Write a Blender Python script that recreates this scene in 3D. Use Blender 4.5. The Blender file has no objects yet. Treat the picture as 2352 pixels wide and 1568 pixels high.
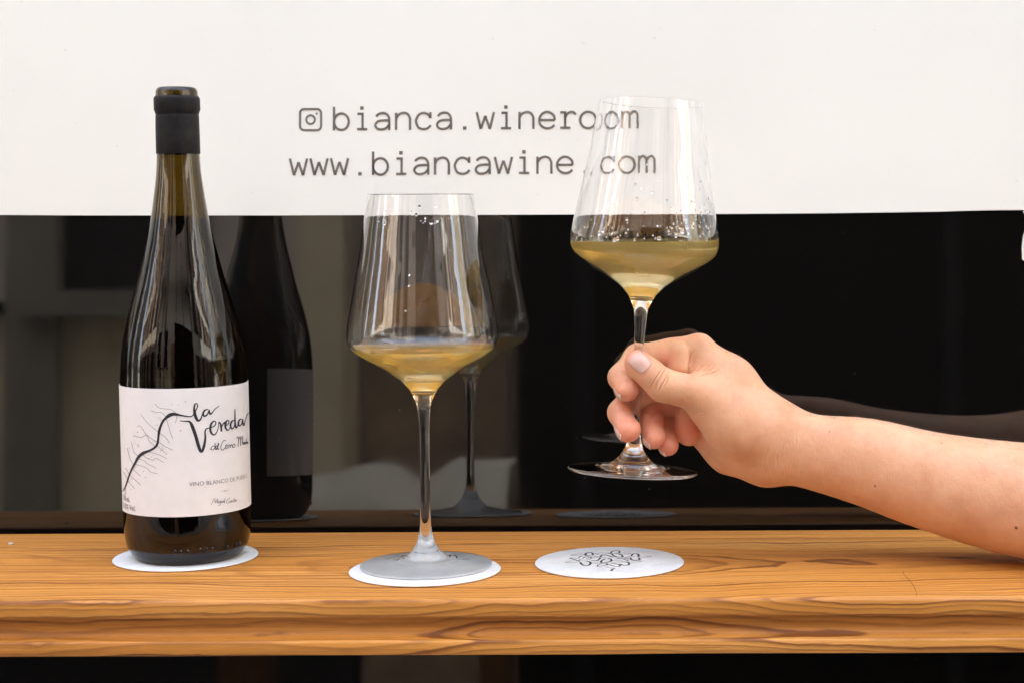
import bpy, bmesh, math, random
import numpy as np
import time; T0 = time.time()
from mathutils import Vector, Matrix

random.seed(4); RNG = np.random.default_rng(4)
sc = bpy.context.scene
COL = sc.collection

# ----------------------------------------------------------------------------------- camera
FPX, U0, V0, WPX = 3950.0, 1480.0, 784.0, 2352.0        # focal length / principal point, in px of a 2352 wide frame
CAM_H = 0.214                                            # metres above the shelf top
PITCH, ROLL = math.radians(4.617), math.radians(-0.27)
MR = Matrix.Rotation(math.pi/2 - PITCH, 3, 'X') @ Matrix.Rotation(ROLL, 3, 'Z')
def ray(u, v):
    return (MR @ Vector(((u-U0)/FPX, -(v-V0)/FPX, -1.0))).normalized()
_d = ray(U0, 1218.0)
YB = -0.018                                              # shelf back edge; the window glass meets the shelf's level at Y=0
CAM_Y = YB + _d.y * CAM_H / _d.z
LEAN = math.radians(3.5)                                 # the pane leans back a little
CAM = Vector((0, CAM_Y, CAM_H))
def on_z(u, v, z=0.0):
    d = ray(u, v); return CAM + d*((z-CAM.z)/d.z)
def on_y(u, v, y):
    d = ray(u, v); return CAM + d*((y-CAM.y)/d.y)
def on_pane(u, v):
    """where a viewing line meets the leaning pane, in the window's own coordinates (x, z along the glass)"""
    d = ray(u, v); n = Vector((0,-math.cos(LEAN), math.sin(LEAN)))
    p = CAM + d*(-CAM.dot(n)/d.dot(n))
    return Vector((p.x, 0, p.y*math.sin(LEAN)+p.z*math.cos(LEAN)))
def on_cyl(u, v, cx, cy, r):
    d = ray(u, v); ox, oy = CAM.x-cx, CAM.y-cy
    a = d.x*d.x+d.y*d.y; b = ox*d.x+oy*d.y; c = ox*ox+oy*oy-r*r
    q = b*b-a*c
    t = (-b-math.sqrt(q))/a if q > 0 else -b/a
    return CAM + d*t

cam = bpy.data.cameras.new('camera'); camo = bpy.data.objects.new('camera', cam); COL.objects.link(camo)
cam.sensor_width = 36; cam.lens = 36*FPX/WPX; cam.shift_x = (WPX/2-U0)/WPX
cam.clip_start = 0.01; cam.clip_end = 2000
camo.matrix_world = Matrix.Translation(CAM) @ MR.to_4x4()
cam.dof.use_dof = True; cam.dof.focus_distance = 1.0; cam.dof.aperture_fstop = 16
sc.camera = camo

# ------------------------------------------------------------------------------- sky and sun
SUN_EL, SUN_AZ = math.radians(52), math.radians(-8)      # sun behind the shop, over its roof
w = bpy.data.worlds.new('World'); sc.world = w; w.use_nodes = True
nt = w.node_tree; nt.nodes.clear()
sky = nt.nodes.new('ShaderNodeTexSky'); sky.sky_type = 'NISHITA'; sky.sun_disc = False
sky.sun_elevation = SUN_EL; sky.sun_rotation = SUN_AZ; sky.dust_density = 3.0; sky.air_density = 1.0; sky.ozone_density = 0.6
bg = nt.nodes.new('ShaderNodeBackground'); bg.inputs['Strength'].default_value = 0.15
wo = nt.nodes.new('ShaderNodeOutputWorld')
hs = nt.nodes.new('ShaderNodeHueSaturation'); hs.inputs['Saturation'].default_value = .62
nt.links.new(sky.outputs[0], hs.inputs['Color']); nt.links.new(hs.outputs[0], bg.inputs[0]); nt.links.new(bg.outputs[0], wo.inputs[0])
sl = bpy.data.lights.new('sun', 'SUN'); sl.energy = 4.0; sl.angle = math.radians(0.6); sl.color = (1, .95, .88)
so = bpy.data.objects.new('sun', sl); COL.objects.link(so)
sd = Vector((math.sin(SUN_AZ)*math.cos(SUN_EL), math.cos(SUN_AZ)*math.cos(SUN_EL), math.sin(SUN_EL)))
so.rotation_euler = sd.to_track_quat('Z', 'Y').to_euler(); so.location = sd*30
sc.view_settings.view_transform = 'Standard'; sc.view_settings.look = 'None'
sc.view_settings.gamma = 1; sc.view_settings.use_curve_mapping = False
sc.view_settings.exposure = 3.52
cy = sc.cycles
cy.max_bounces = 20; cy.diffuse_bounces = 5; cy.glossy_bounces = 8; cy.transmission_bounces = 14; cy.transparent_max_bounces = 8
cy.volume_bounces = 16; cy.use_denoising = True; cy.sample_clamp_indirect = 12.0; cy.blur_glossy = 0.3

# ------------------------------------------------------------------------------------ helpers
def tag(o, label=None, cat=None, group=None, kind=None):
    if label: o['label'] = label
    if cat: o['category'] = cat
    if group: o['group'] = group
    if kind: o['kind'] = kind
    return o
def thing(name, label, cat, loc=(0,0,0), group=None):
    o = bpy.data.objects.new(name, None); COL.objects.link(o); o.location = loc; o.empty_display_size = 0.02
    return tag(o, label, cat, group)
def mesh(name, verts, faces, mat, parent=None, smooth=True):
    me = bpy.data.meshes.new(name); me.from_pydata([tuple(v) for v in verts], [], faces); me.update()
    return link(name, me, mat, parent, smooth)
def link(name, me, mat, parent=None, smooth=True):
    if mat is not None:
        for m in (mat if isinstance(mat, (list, tuple)) else [mat]): me.materials.append(m)
    if smooth: me.polygons.foreach_set('use_smooth', [True]*len(me.polygons))
    o = bpy.data.objects.new(name, me); COL.objects.link(o)
    if parent is not None: o.parent = parent
    return o
def from_bm(name, bm, mat, parent=None, smooth=True):
    me = bpy.data.meshes.new(name); bm.to_mesh(me); bm.free()
    return link(name, me, mat, parent, smooth)
def box_vf(x0, x1, y0, y1, z0, z1):
    v = [(x,y,z) for x in (x0,x1) for y in (y0,y1) for z in (z0,z1)]
    return v, [(0,1,3,2),(4,6,7,5),(0,4,5,1),(2,3,7,6),(0,2,6,4),(1,5,7,3)]
def box(name, x0, x1, y0, y1, z0, z1, mat, parent=None, bev=0.0):
    v, f = box_vf(x0,x1,y0,y1,z0,z1)
    bm = bmesh.new(); vs = [bm.verts.new(p) for p in v]
    for q in f: bm.faces.new([vs[i] for i in q])
    bmesh.ops.recalc_face_normals(bm, faces=bm.faces[:])
    if bev: bmesh.ops.bevel(bm, geom=bm.edges[:], offset=bev, segments=2, affect='EDGES', clamp_overlap=True)
    return from_bm(name, bm, mat, parent, False)
def lathe_vf(prof, n=96, close_bottom=False, close_top=False):
    """prof: list of (r,z); outward normals when z rises."""
    V, Fc = [], []
    for r, z in prof:
        for k in range(n):
            a = 2*math.pi*k/n; V.append((r*math.cos(a), r*math.sin(a), z))
    for i in range(len(prof)-1):
        for k in range(n):
            a, b = i*n+k, i*n+(k+1) % n
            Fc.append((a, b, b+n, a+n))
    if close_bottom: Fc.append(tuple(reversed(range(n))))
    if close_top: Fc.append(tuple(range((len(prof)-1)*n, len(prof)*n)))
    return V, Fc
def catmull(pts, sub=6, closed=False):
    P = [np.array(p, float) for p in pts]; n = len(P); out = []
    if n < 3 and not closed:
        return [P[0]+(P[-1]-P[0])*t for t in np.linspace(0,1,sub+1)]
    rng = range(n if closed else n-1)
    for i in rng:
        if closed: p0,p1,p2,p3 = P[i-1],P[i],P[(i+1)%n],P[(i+2)%n]
        else:
            p1,p2 = P[i],P[i+1]; p0 = P[i-1] if i else 2*p1-p2; p3 = P[i+2] if i+2 < n else 2*p2-p1
        for s in range(sub):
            t = s/sub
            out.append(.5*((2*p1)+(-p0+p2)*t+(2*p0-5*p1+4*p2-p3)*t*t+(-p0+3*p1-3*p2+p3)*t**3))
    if not closed: out.append(P[-1])
    return out
def resample_prof(prof, sub=4):
    return [tuple(p) for p in catmull(prof, sub)]
class Strokes:
    """flat pen strokes collected in 2-D, later laid on a surface by a mapping function"""
    def __init__(self): self.V, self.F = [], []
    def line(self, pts, width, smooth=True, sub=5, closed=False):
        """pts: (x,y) or (x,y,w)"""
        P = [(p[0],p[1],(p[2] if len(p) > 2 else width)) for p in pts]
        Q = catmull(P, sub, closed) if smooth else [np.array(p, float) for p in P]
        n = len(Q); base = len(self.V)
        for i in range(n):
            if closed: a, b = Q[i-1], Q[(i+1)%n]
            else: a, b = Q[max(i-1,0)], Q[min(i+1,n-1)]
            t = (b-a)[:2]; L = np.linalg.norm(t); t = t/L if L > 1e-9 else np.array([1.,0.])
            nn = np.array([-t[1], t[0]]); hw = max(Q[i][2],.01)/2
            if not smooth and 0 < i < n-1:
                t1 = Q[i][:2]-Q[i-1][:2]; t2 = Q[i+1][:2]-Q[i][:2]
                t1 = t1/np.linalg.norm(t1); t2 = t2/np.linalg.norm(t2)
                m = t1+t2; m = m/max(np.linalg.norm(m),1e-6); nn = np.array([-m[1],m[0]])
                hw = hw/max(.35, float(np.dot(nn, np.array([-t1[1],t1[0]]))))
            p = Q[i][:2]
            self.V.append(p+nn*hw); self.V.append(p-nn*hw)
        for i in range(n if closed else n-1):
            j = (i+1) % n
            self.F.append((base+2*i, base+2*i+1, base+2*j+1, base+2*j))
    def dot(self, x, y, r, n=10):
        base = len(self.V)
        for k in range(n): self.V.append(np.array([x+r*math.cos(2*math.pi*k/n), y+r*math.sin(2*math.pi*k/n)]))
        self.F.append(tuple(range(base, base+n)))
    def rect(self, x, y, hx, hy):
        base = len(self.V)
        for a,b in ((-1,-1),(1,-1),(1,1),(-1,1)): self.V.append(np.array([x+a*hx, y+b*hy]))
        self.F.append((base,base+1,base+2,base+3))
    def build(self, name, fn, mat, parent=None):
        return mesh(name, [fn(v[0], v[1]) for v in self.V], self.F, mat, parent, False)

# ---------------------------------------------------------------------------------- materials
class NT:
    def __init__(self, name):
        self.m = bpy.data.materials.new(name); self.m.use_nodes = True
        self.t = self.m.node_tree; self.t.nodes.clear()
        self.out = self.n('ShaderNodeOutputMaterial')
    def n(self, typ, **kw):
        nd = self.t.nodes.new(typ)
        for k, v in kw.items():
            if k.startswith('i_'):
                nd.inputs[k[2:].replace('_',' ')].default_value = v
            else: setattr(nd, k, v)
        return nd
    def l(self, a, b): self.t.links.new(a, b)
    def bsdf(self, **kw):
        b = self.n('ShaderNodeBsdfPrincipled')
        for k, v in kw.items(): b.inputs[k.replace('_',' ')].default_value = v
        self.l(b.outputs[0], self.out.inputs['Surface']); return b
    def math(self, op, a, b=None, clamp=False):
        nd = self.n('ShaderNodeMath', operation=op, use_clamp=clamp)
        for i, x in enumerate((a, b)):
            if x is None: continue
            if isinstance(x, (int, float)): nd.inputs[i].default_value = x
            else: self.l(x, nd.inputs[i])
        return nd.outputs[0]
    def ramp(self, fac, stops, interp='LINEAR'):
        r = self.n('ShaderNodeValToRGB'); r.color_ramp.interpolation = interp
        e = r.color_ramp.elements
        while len(e) < len(stops): e.new(0.5)
        for q, (p, c) in zip(e, stops):
            q.position = p; q.color = (c[0],c[1],c[2],1) if not isinstance(c,(int,float)) else (c,c,c,1)
        self.l(fac, r.inputs[0]); return r.outputs[0]
    def noise(self, vec, scale, detail=3, rough=.5, dist=0.0):
        nd = self.n('ShaderNodeTexNoise'); nd.inputs['Scale'].default_value = scale
        nd.inputs['Detail'].default_value = detail; nd.inputs['Roughness'].default_value = rough; nd.inputs['Distortion'].default_value = dist
        if vec is not None: self.l(vec, nd.inputs['Vector'])
        return nd.outputs['Fac']
    def mapping(self, vec, scale=(1,1,1), loc=(0,0,0), rot=(0,0,0)):
        nd = self.n('ShaderNodeMapping'); nd.inputs['Scale'].default_value = scale
        nd.inputs['Location'].default_value = loc; nd.inputs['Rotation'].default_value = rot
        self.l(vec, nd.inputs['Vector']); return nd.outputs[0]
    def obj(self): return self.n('ShaderNodeTexCoord').outputs['Object']
    def mix(self, fac, a, b, mode='MIX'):
        nd = self.n('ShaderNodeMix', data_type='RGBA', blend_type=mode)
        if isinstance(fac,(int,float)): nd.inputs[0].default_value = fac
        else: self.l(fac, nd.inputs[0])
        for s, x in ((6,a),(7,b)):
            if isinstance(x, tuple): nd.inputs[s].default_value = (*x[:3],1)
            else: self.l(x, nd.inputs[s])
        return nd.outputs[2]
    def bump(self, h, strength, dist, bs):
        nd = self.n('ShaderNodeBump'); nd.inputs['Strength'].default_value = strength; nd.inputs['Distance'].default_value = dist
        self.l(h, nd.inputs['Height'])
        for b in bs: self.l(nd.outputs[0], b.inputs['Normal'])
        return nd

def plain(name, col, rough=.6, var=.12, scale=30, spec=.5, bump=0.0, bd=.001):
    k = NT(name); b = k.bsdf(Roughness=rough); b.inputs['Specular IOR Level'].default_value = spec
    nz = k.noise(k.obj(), scale, 4, .6)
    c = k.ramp(nz, [(.3, tuple(x*(1-var) for x in col)), (.7, tuple(min(1,x*(1+var)) for x in col))])
    k.l(c, b.inputs['Base Color'])
    if bump: k.bump(nz, bump, bd, [b])
    return k.m

M = {}
def make_wood():
    k = NT('honey_pine'); b = k.bsdf(Roughness=.45)
    b.inputs['Specular IOR Level'].default_value = .38
    P = k.obj()
    def wander(scale, amp, loc):
        n = k.n('ShaderNodeTexNoise'); n.inputs['Scale'].default_value = 1.0; n.inputs['Detail'].default_value = 2.0
        k.l(k.mapping(P, scale, loc), n.inputs['Vector'])
        o = k.n('ShaderNodeVectorMath', operation='SUBTRACT'); o.inputs[1].default_value = (.5,.5,.5); k.l(n.outputs['Color'], o.inputs[0])
        m = k.n('ShaderNodeVectorMath', operation='MULTIPLY'); m.inputs[1].default_value = amp; k.l(o.outputs[0], m.inputs[0]); return m.outputs[0]
    add = k.n('ShaderNodeVectorMath', operation='ADD'); k.l(P, add.inputs[0]); k.l(wander((3.2,7,7),(0,.034,.034),(0,0,0)), add.inputs[1])
    ad2 = k.n('ShaderNodeVectorMath', operation='ADD'); k.l(add.outputs[0], ad2.inputs[0]); k.l(wander((11,16,16),(0,.0075,.0075),(4,2,9)), ad2.inputs[1])
    sep = k.n('ShaderNodeSeparateXYZ'); k.l(ad2.outputs[0], sep.inputs[0])
    yy = k.math('ADD', sep.outputs['Y'], .118); zz = k.math('ADD', sep.outputs['Z'], .105)
    r = k.math('SQRT', k.math('ADD', k.math('MULTIPLY', yy, yy), k.math('MULTIPLY', zz, zz)))
    n2 = k.noise(k.mapping(P, (38, 90, 90), (3,1,7)), 1.0, 3)
    r = k.math('ADD', r, k.math('MULTIPLY', k.math('SUBTRACT', n2, .5), .0022))
    # uneven ring widths
    nw = k.n('ShaderNodeTexNoise', noise_dimensions='1D'); nw.inputs['Scale'].default_value = 130; nw.inputs['Detail'].default_value = 1; k.l(r, nw.inputs['W'])
    ring = k.math('ADD', k.math('MULTIPLY', r, 360.0), k.math('MULTIPLY', nw.outputs['Fac'], 1.1))
    fr = k.math('FRACT', ring); fl = k.math('FLOOR', ring)
    wn = k.n('ShaderNodeTexWhiteNoise', noise_dimensions='1D'); k.l(fl, wn.inputs['W'])
    prof = k.ramp(fr, [(0,.05),(.30,.03),(.62,.38),(.82,1),(.90,.9),(1,.05)])      # early wood, late wood, sharp end
    amp = k.math('ADD', k.math('MULTIPLY', k.math('POWER', wn.outputs['Value'], 1.4), .95), .34)
    dark = k.math('MULTIPLY', prof, amp, True)
    fib = k.noise(k.mapping(P, (10, 1100, 1100)), 1.0, 3, .6)
    tone = k.noise(k.mapping(P, (2.2, 22, 22), (5,2,1)), 1.0, 2)
    base = k.ramp(tone, [(.3,(.50,.200,.034)),(.52,(.59,.252,.046)),(.75,(.66,.315,.078))])
    late = k.ramp(tone, [(.3,(.115,.028,.004)),(.7,(.18,.048,.008))])
    c = k.mix(k.math('MULTIPLY', dark, .86), base, late)
    c = k.mix(k.math('MULTIPLY', k.math('SUBTRACT', fib, .48), 1.3, True), c, (.27,.105,.025))
    spk = k.noise(k.mapping(P, (60, 1000, 1000),(1,5,2)), 1.0, 1)
    c = k.mix(k.ramp(spk, [(.72,0),(.79,.4)]), c, (.74,.48,.20))
    lines = k.noise(k.mapping(P, (2.2, 330, 330),(2,8,5)), 1.0, 2, .5); zone = k.noise(k.mapping(P, (1.5, 16, 16),(9,1,4)), 1.0, 1)
    c = k.mix(k.math('MULTIPLY', k.ramp(lines, [(.50,0),(.60,.62),(.70,.75)]), k.ramp(zone, [(.38,.15),(.60,1)])), c, (.24,.075,.014))
    pore = k.noise(k.mapping(P, (45, 1900, 1900),(7,3,2)), 1.0, 1)
    c = k.mix(k.ramp(pore, [(.66,0),(.76,.55)]), c, (.20,.07,.016))
    k.l(c, b.inputs['Base Color'])
    k.l(k.ramp(fib, [(.3,.38),(.7,.55)]), b.inputs['Roughness'])
    k.bump(k.math('ADD', k.math('MULTIPLY', dark, .6), k.math('MULTIPLY', fib, .6)), .4, .0006, [b])
    return k.m
def make_glass(name, frost=None):
    k = NT(name); b = k.bsdf(Roughness=0, IOR=1.5); b.inputs['Transmission Weight'].default_value = 1
    b.inputs['Base Color'].default_value = (1,1,1,1)
    if frost:
        z0, z1 = frost
        P = k.obj(); s = k.n('ShaderNodeSeparateXYZ'); k.l(P, s.inputs[0])
        nz = k.noise(P, 160, 4, .6); big = k.noise(P, 38, 2)
        g = k.n('ShaderNodeMapRange'); g.inputs[1].default_value = z0; g.inputs[2].default_value = z1
        g.inputs[3].default_value = 1; g.inputs[4].default_value = 0; k.l(s.outputs['Z'], g.inputs[0])
        f = k.math('MULTIPLY', g.outputs[0], k.ramp(k.math('ADD', k.math('MULTIPLY', nz, .5), k.math('MULTIPLY', big,.5)), [(.40,0),(.62,1)]))
        k.l(k.math('MULTIPLY', f, .30), b.inputs['Roughness'])
        k.bump(nz, .03, .0006, [b])
    return k.m
def make_wine(name, ior, dens=10.0, col=(1,.84,.03), scat=6.0, rough=0.0, haze=.0):
    k = NT(name); b = k.bsdf(Roughness=rough, IOR=ior); b.inputs['Transmission Weight'].default_value = 1
    b.inputs['Base Color'].default_value = (1,1,1,1)
    va = k.n('ShaderNodeVolumeAbsorption'); va.inputs['Color'].default_value = (*col,1); va.inputs['Density'].default_value = dens
    vs = k.n('ShaderNodeVolumeScatter'); vs.inputs['Color'].default_value = (1,.985,.93,1); vs.inputs['Anisotropy'].default_value = .2; vs.inputs['Density'].default_value = scat
    ad = k.n('ShaderNodeAddShader'); k.l(va.outputs[0], ad.inputs[0]); k.l(vs.outputs[0], ad.inputs[1])
    k.l(ad.outputs[0], k.out.inputs['Volume'])
    if haze:                                   # cloudy unfiltered wine: fine lees scatter light just under the surface
        h = k.n('ShaderNodeBsdfPrincipled'); h.inputs['Roughness'].default_value = .4; h.inputs['Specular IOR Level'].default_value = 0
        nz = k.noise(k.mapping(k.obj(), (1,1,1.6)), 34, 3, .5)
        k.l(k.ramp(nz, [(.35,(1,.74,.10)),(.65,(1,.83,.20))]), h.inputs['Base Color'])
        h.inputs['Subsurface Weight'].default_value = 1; h.inputs['Subsurface Radius'].default_value = (1,.8,.35); h.inputs['Subsurface Scale'].default_value = .006
        tr = k.n('ShaderNodeBsdfTranslucent'); tr.inputs['Color'].default_value = (1,.80,.14,1)
        hm = k.n('ShaderNodeMixShader'); hm.inputs[0].default_value = .5; k.l(h.outputs[0], hm.inputs[1]); k.l(tr.outputs[0], hm.inputs[2]); h = hm
        mx = k.n('ShaderNodeMixShader'); k.l(k.ramp(nz, [(.3,haze*.75),(.7,haze*1.25)]), mx.inputs[0])
        k.l(b.outputs[0], mx.inputs[1]); k.l(h.outputs[0], mx.inputs[2]); k.l(mx.outputs[0], k.out.inputs['Surface'])
    return k.m
def tinted(name, col, ior=1.5, rough=0.0, bump=0):
    k = NT(name); b = k.bsdf(Roughness=rough, IOR=ior); b.inputs['Transmission Weight'].default_value = 1
    b.inputs['Base Color'].default_value = (*col,1)
    if bump:
        nz = k.noise(k.mapping(k.obj(), (1,1,.35)), 420, 3, .6); big = k.noise(k.obj(), 28, 2)
        h = k.math('MULTIPLY', nz, k.ramp(big, [(.4,.15),(.65,1)]))
        k.bump(h, bump, .0004, [b])
    return k.m
def make_skin(moles):
    k = NT('skin'); b = k.bsdf(Roughness=.48)
    b.inputs['Subsurface Weight'].default_value = .55
    b.inputs['Subsurface Radius'].default_value = (1.0,.38,.20); b.inputs['Subsurface Scale'].default_value = .0019
    b.inputs['Specular IOR Level'].default_value = .42
    P = k.obj()
    at = k.n('ShaderNodeAttribute', attribute_name='blush')
    big = k.noise(P, 45, 3, .6); fine = k.noise(P, 420, 3, .7)
    c = k.ramp(big, [(.3,(.63,.325,.180)),(.5,(.70,.385,.225)),(.72,(.75,.44,.275))])
    c = k.mix(k.math('MULTIPLY', at.outputs['Fac'], 1.0), c, (.80,.26,.185))
    mid = k.noise(P, 130, 4, .65); pat = k.noise(k.mapping(P,(1,1,1),(3,7,1)), 22, 2)
    c = k.mix(k.ramp(mid, [(.48,0),(.72,.34)]), c, (.66,.27,.155))
    c = k.mix(k.ramp(pat, [(.50,0),(.70,.30)]), c, (.80,.50,.31))
    c = k.mix(k.ramp(fine, [(.58,0),(.80,.30)]), c, (.52,.22,.12))
    spots = None
    for (p,rad) in moles:
        d = k.n('ShaderNodeVectorMath', operation='DISTANCE'); k.l(P, d.inputs[0]); d.inputs[1].default_value = tuple(float(q) for q in p)
        g = k.n('ShaderNodeMapRange'); g.inputs[1].default_value = rad*.6; g.inputs[2].default_value = rad; g.inputs[3].default_value = .85; g.inputs[4].default_value = 0
        k.l(d.outputs['Value'], g.inputs[0])
        spots = g.outputs[0] if spots is None else k.math('MAXIMUM', spots, g.outputs[0])
    if spots is not None: c = k.mix(spots, c, (.12,.05,.03))
    k.l(c, b.inputs['Base Color'])
    st = k.noise(k.mapping(P, (1500,500,260)), 1.0, 2); gr = k.noise(P, 1500, 2, .6)
    h = k.math('ADD', k.math('MULTIPLY', gr, .5), k.math('ADD', k.math('MULTIPLY', fine, .8), k.math('MULTIPLY', st, .6)))
    k.bump(h, .75, .00045, [b])
    return k.m
def make_film():
    k = NT('white_film'); b = k.bsdf(Roughness=.55)
    b.inputs['Specular IOR Level'].default_value = .3
    nz = k.noise(k.obj(), 5, 3); sm = k.noise(k.obj(), 2.2, 1)
    c = k.ramp(nz, [(.3,(.75,.76,.71)),(.7,(.79,.80,.75))])
    sp = k.noise(k.obj(), 330, 0)
    c = k.mix(k.ramp(sp, [(.875,0),(.90,.3)]), c, (.45,.42,.38))
    k.l(c, b.inputs['Base Color']); k.bump(sm, .10, .004, [b])
    return k.m
def make_pane():
    k = NT('dark_window_glass'); b = k.bsdf(Roughness=.012, IOR=1.68)
    P = k.obj()
    sp = k.noise(P, 520, 1, .5); a = k.noise(P, 36, 3)
    dust = k.math('MULTIPLY', k.ramp(sp, [(.775,0),(.83,1)]), k.ramp(a, [(.42,0),(.6,1)]))
    c = k.mix(k.math('MULTIPLY', dust, .35), (.0035,.0032,.0028), (.45,.42,.38))
    k.l(c, b.inputs['Base Color'])
    k.l(k.math('ADD', k.math('MULTIPLY', dust,.5), k.ramp(a, [(.3,.018),(.8,.05)])), b.inputs['Roughness'])
    return k.m
def make_paper():
    k = NT('coaster_card'); b = k.bsdf(Roughness=.85); b.inputs['Specular IOR Level'].default_value = .25
    n1 = k.noise(k.obj(), 700, 4, .7); n2 = k.noise(k.obj(), 60, 3)
    c = k.ramp(k.math('ADD', k.math('MULTIPLY', n1, .5), k.math('MULTIPLY', n2, .5)), [(.35,(.53,.54,.53)),(.6,(.63,.64,.63))])
    k.l(c, b.inputs['Base Color']); k.bump(n1, .25, .0003, [b]); return k.m
MOLES = [(2334,1211,.0012),(2010,1115,.0007),(2162,1016,.0006),(1905,990,.0005)]        # moles on the forearm

M['wood'] = make_wood()
M['film'] = make_film(); M['pane'] = make_pane(); M['paper'] = make_paper()
M['tan'] = plain('card_edge', (.42,.27,.14), .9)
M['ink'] = plain('black_ink', (.018,.018,.022), .55, .2)
M['navy'] = plain('label_ink', (.014,.016,.028), .5, .2)
M['thinink'] = plain('label_grey_ink', (.06,.06,.07), .6, .2)
M['vinyl'] = plain('grey_vinyl', (.15,.13,.11), .5, .25, 180)
M['label'] = plain('label_paper', (.76,.75,.745), .62, .02, 200, .3, .05, .0003)
M['capsule'] = plain('black_capsule', (.014,.0135,.014), .5, .3, 240, .14, .12, .0005)
M['glass'] = make_glass('clear_glass')
M['bottleglass'] = tinted('brown_bottle_glass', (.072,.041,.0035), 1.5, 0.0, .14)
M['bottleinner'] = tinted('brown_bottle_inner', (1,1,1), 1.5)
M['bottlewineside'] = make_wine('bottle_wine_side', 1.34/1.5, 70, (.75,.6,.2), 0)
M['bottlewinetop'] = make_wine('bottle_wine_top', 1.34, 70, (.75,.6,.2), 0)
M['wineside'] = make_wine('wine_side', 1.34/1.5, haze=.17); M['winetop'] = make_wine('wine_top', 1.34, haze=.05)

# ------------------------------------------------------------------------------- street behind
GZ = -1.02
def lap(m): print('T %.1f %s' % (time.time()-T0, m))
def street():
    g = NT('paving'); b = g.bsdf(Roughness=.8); P = g.obj()
    br = g.n('ShaderNodeTexBrick'); br.inputs['Scale'].default_value = 1.6; br.inputs['Color1'].default_value=(.24,.215,.18,1); br.inputs['Color2'].default_value=(.30,.265,.22,1); br.inputs['Mortar'].default_value=(.1,.09,.08,1)
    g.l(P, br.inputs['Vector']); g.l(br.outputs[0], b.inputs['Base Color'])
    mesh('ground', [(-300,-300,GZ),(300,-300,GZ),(300,300,GZ),(-300,300,GZ)], [(0,1,2,3)], g.m, None, False)['kind'] = 'structure'
    mauve = plain('mauve_plaster', (.72,.64,.57), .85, .1, 3); olive = plain('olive_plaster', (.80,.69,.48), .85, .12, 4)
    oak = plain('dark_oak_door', (.34,.24,.15), .6, .3, 8); blk = plain('black_painted_wood', (.010,.009,.008), .9, .2, 6, .08)
    pink = plain('rose_plaster', (.46,.385,.315), .85, .08, 2); white = plain('white_plaster', (.56,.545,.51), .85, .05, 2)
    dark = plain('dark_opening', (.02,.02,.02), .5, .1, 5, .2); stone = plain('pale_stone', (.27,.25,.20), .8, .1, 6)
    YF = -4.6; shut = plain('added_shutter_brown', (.16,.085,.05), .6, .2, 9)
    h = thing('town_house', 'shaded plaster house across the street with olive base and black carriage door', 'building', (-.6,YF,GZ))
    def part(name, x0,x1,y0,y1,z0,z1, m, bev=0):
        o = box(name, x0,x1,y0,y1,z0,z1, m, None, bev); o.parent = h; o.matrix_parent_inverse = Matrix.Translation((.6,-YF,-GZ)); return o
    part('wall', -3.6,2.6, YF-5, YF, GZ, 3.5, mauve)
    part('plinth', -3.6,-.95, YF+.002, YF+.05, -.30, .41, olive)
    part('skirting', -3.6,-.95, YF+.002, YF+.06, GZ, -.303, dark)
    part('ledge', -3.6,-1.22, YF+.002, YF+.09, .413, .45, dark)
    part('pilaster', -2.10,-1.93, YF+.002, YF+.11, -.30, 3.0, stone)
    part('pilaster', -1.14,-.99, YF+.002, YF+.11, -.30, 3.0, olive)
    part('door', -.93,-.45, YF+.002, YF+.04, GZ, 1.4, oak)
    part('carriage_door', -.42,2.55, YF+.002, YF+.06, GZ, 2.1, blk)
    part('cornice', -3.7,2.7, YF+.002, YF+.30, 3.1, 3.4, stone)
    for x in (-2.6,-.2,1.0,2.58): part('added_downpipe', x-.03,x+.03, YF+.112, YF+.17, GZ, 3.0, dark)  # pipes added for narrow dark streaks in the glass reflections
    for x in (-3.0,-1.72):
        part('window', x-.25,x+.25, YF+.002, YF+.05, .5, 1.9, dark)
        part('sill', x-.32,x+.32, YF+.002, YF+.16, .4, .48, stone)
    for nm, lab, m, x0, x1, yf, top in (('pink_house','sunlit pink plaster house left of the shaded house across the street', pink, -13, -3.75, YF+.3, 9.0),
                                   ('white_house','sunlit white plaster house right of the shaded house across the street', white, 2.75, 13, YF+.1, 8.4)):
        t = thing(nm, lab, 'building', ((x0+x1)/2, yf, GZ))
        def p2(name, a,b_,c,d,e,f,mm):
            o = box(name,a,b_,c,d,e,f,mm); o.parent = t; o.matrix_parent_inverse = Matrix.Translation((-(x0+x1)/2,-yf,-GZ))
        p2('wall', x0,x1,yf-5,yf,GZ,top,m)
        x = x0+.9
        while x < x1-.5:
            for z in (-.4,2.2,4.4,6.3):
                p2('window', x-.32,x+.32,yf+.002,yf+.05,z,z+1.5,dark)
                p2('added_shutter', x-.52,x-.33,yf+.002,yf+.07,z-.02,z+1.5,shut); p2('added_shutter', x+.33,x+.52,yf+.002,yf+.07,z-.02,z+1.5,shut)  # shutters and the pipe below added to streak the bowls' reflections
            p2('added_downpipe', x+.66,x+.72,yf+.002,yf+.1,GZ,top-.1,stone)
            x += 1.55
    for nm, lab, x0, x1 in (('left_sky_block','added tall grey block hiding the sky at the left end of the street',-19,-14.5),('right_sky_block','added tall ochre block hiding the sky at the right end of the street',14.6,19)):  # added unseen blocks, keep bright sky at the street ends off the bottle
        e = box('wall', x0,x1, -3.6,-.2, GZ, 9.5, stone if x0 < 0 else olive); e2 = thing(nm, lab, 'building', ((x0+x1)/2,-2,GZ))
        e.parent = e2; e.matrix_parent_inverse = Matrix.Translation((-(x0+x1)/2,2,-GZ))
    # the shop's own building, above and beside its window; raised middle shaped to shade the house opposite
    s = thing('shop_building', 'pale shop front wall framing the large shelf window', 'building', (0,.2,GZ))
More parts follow.
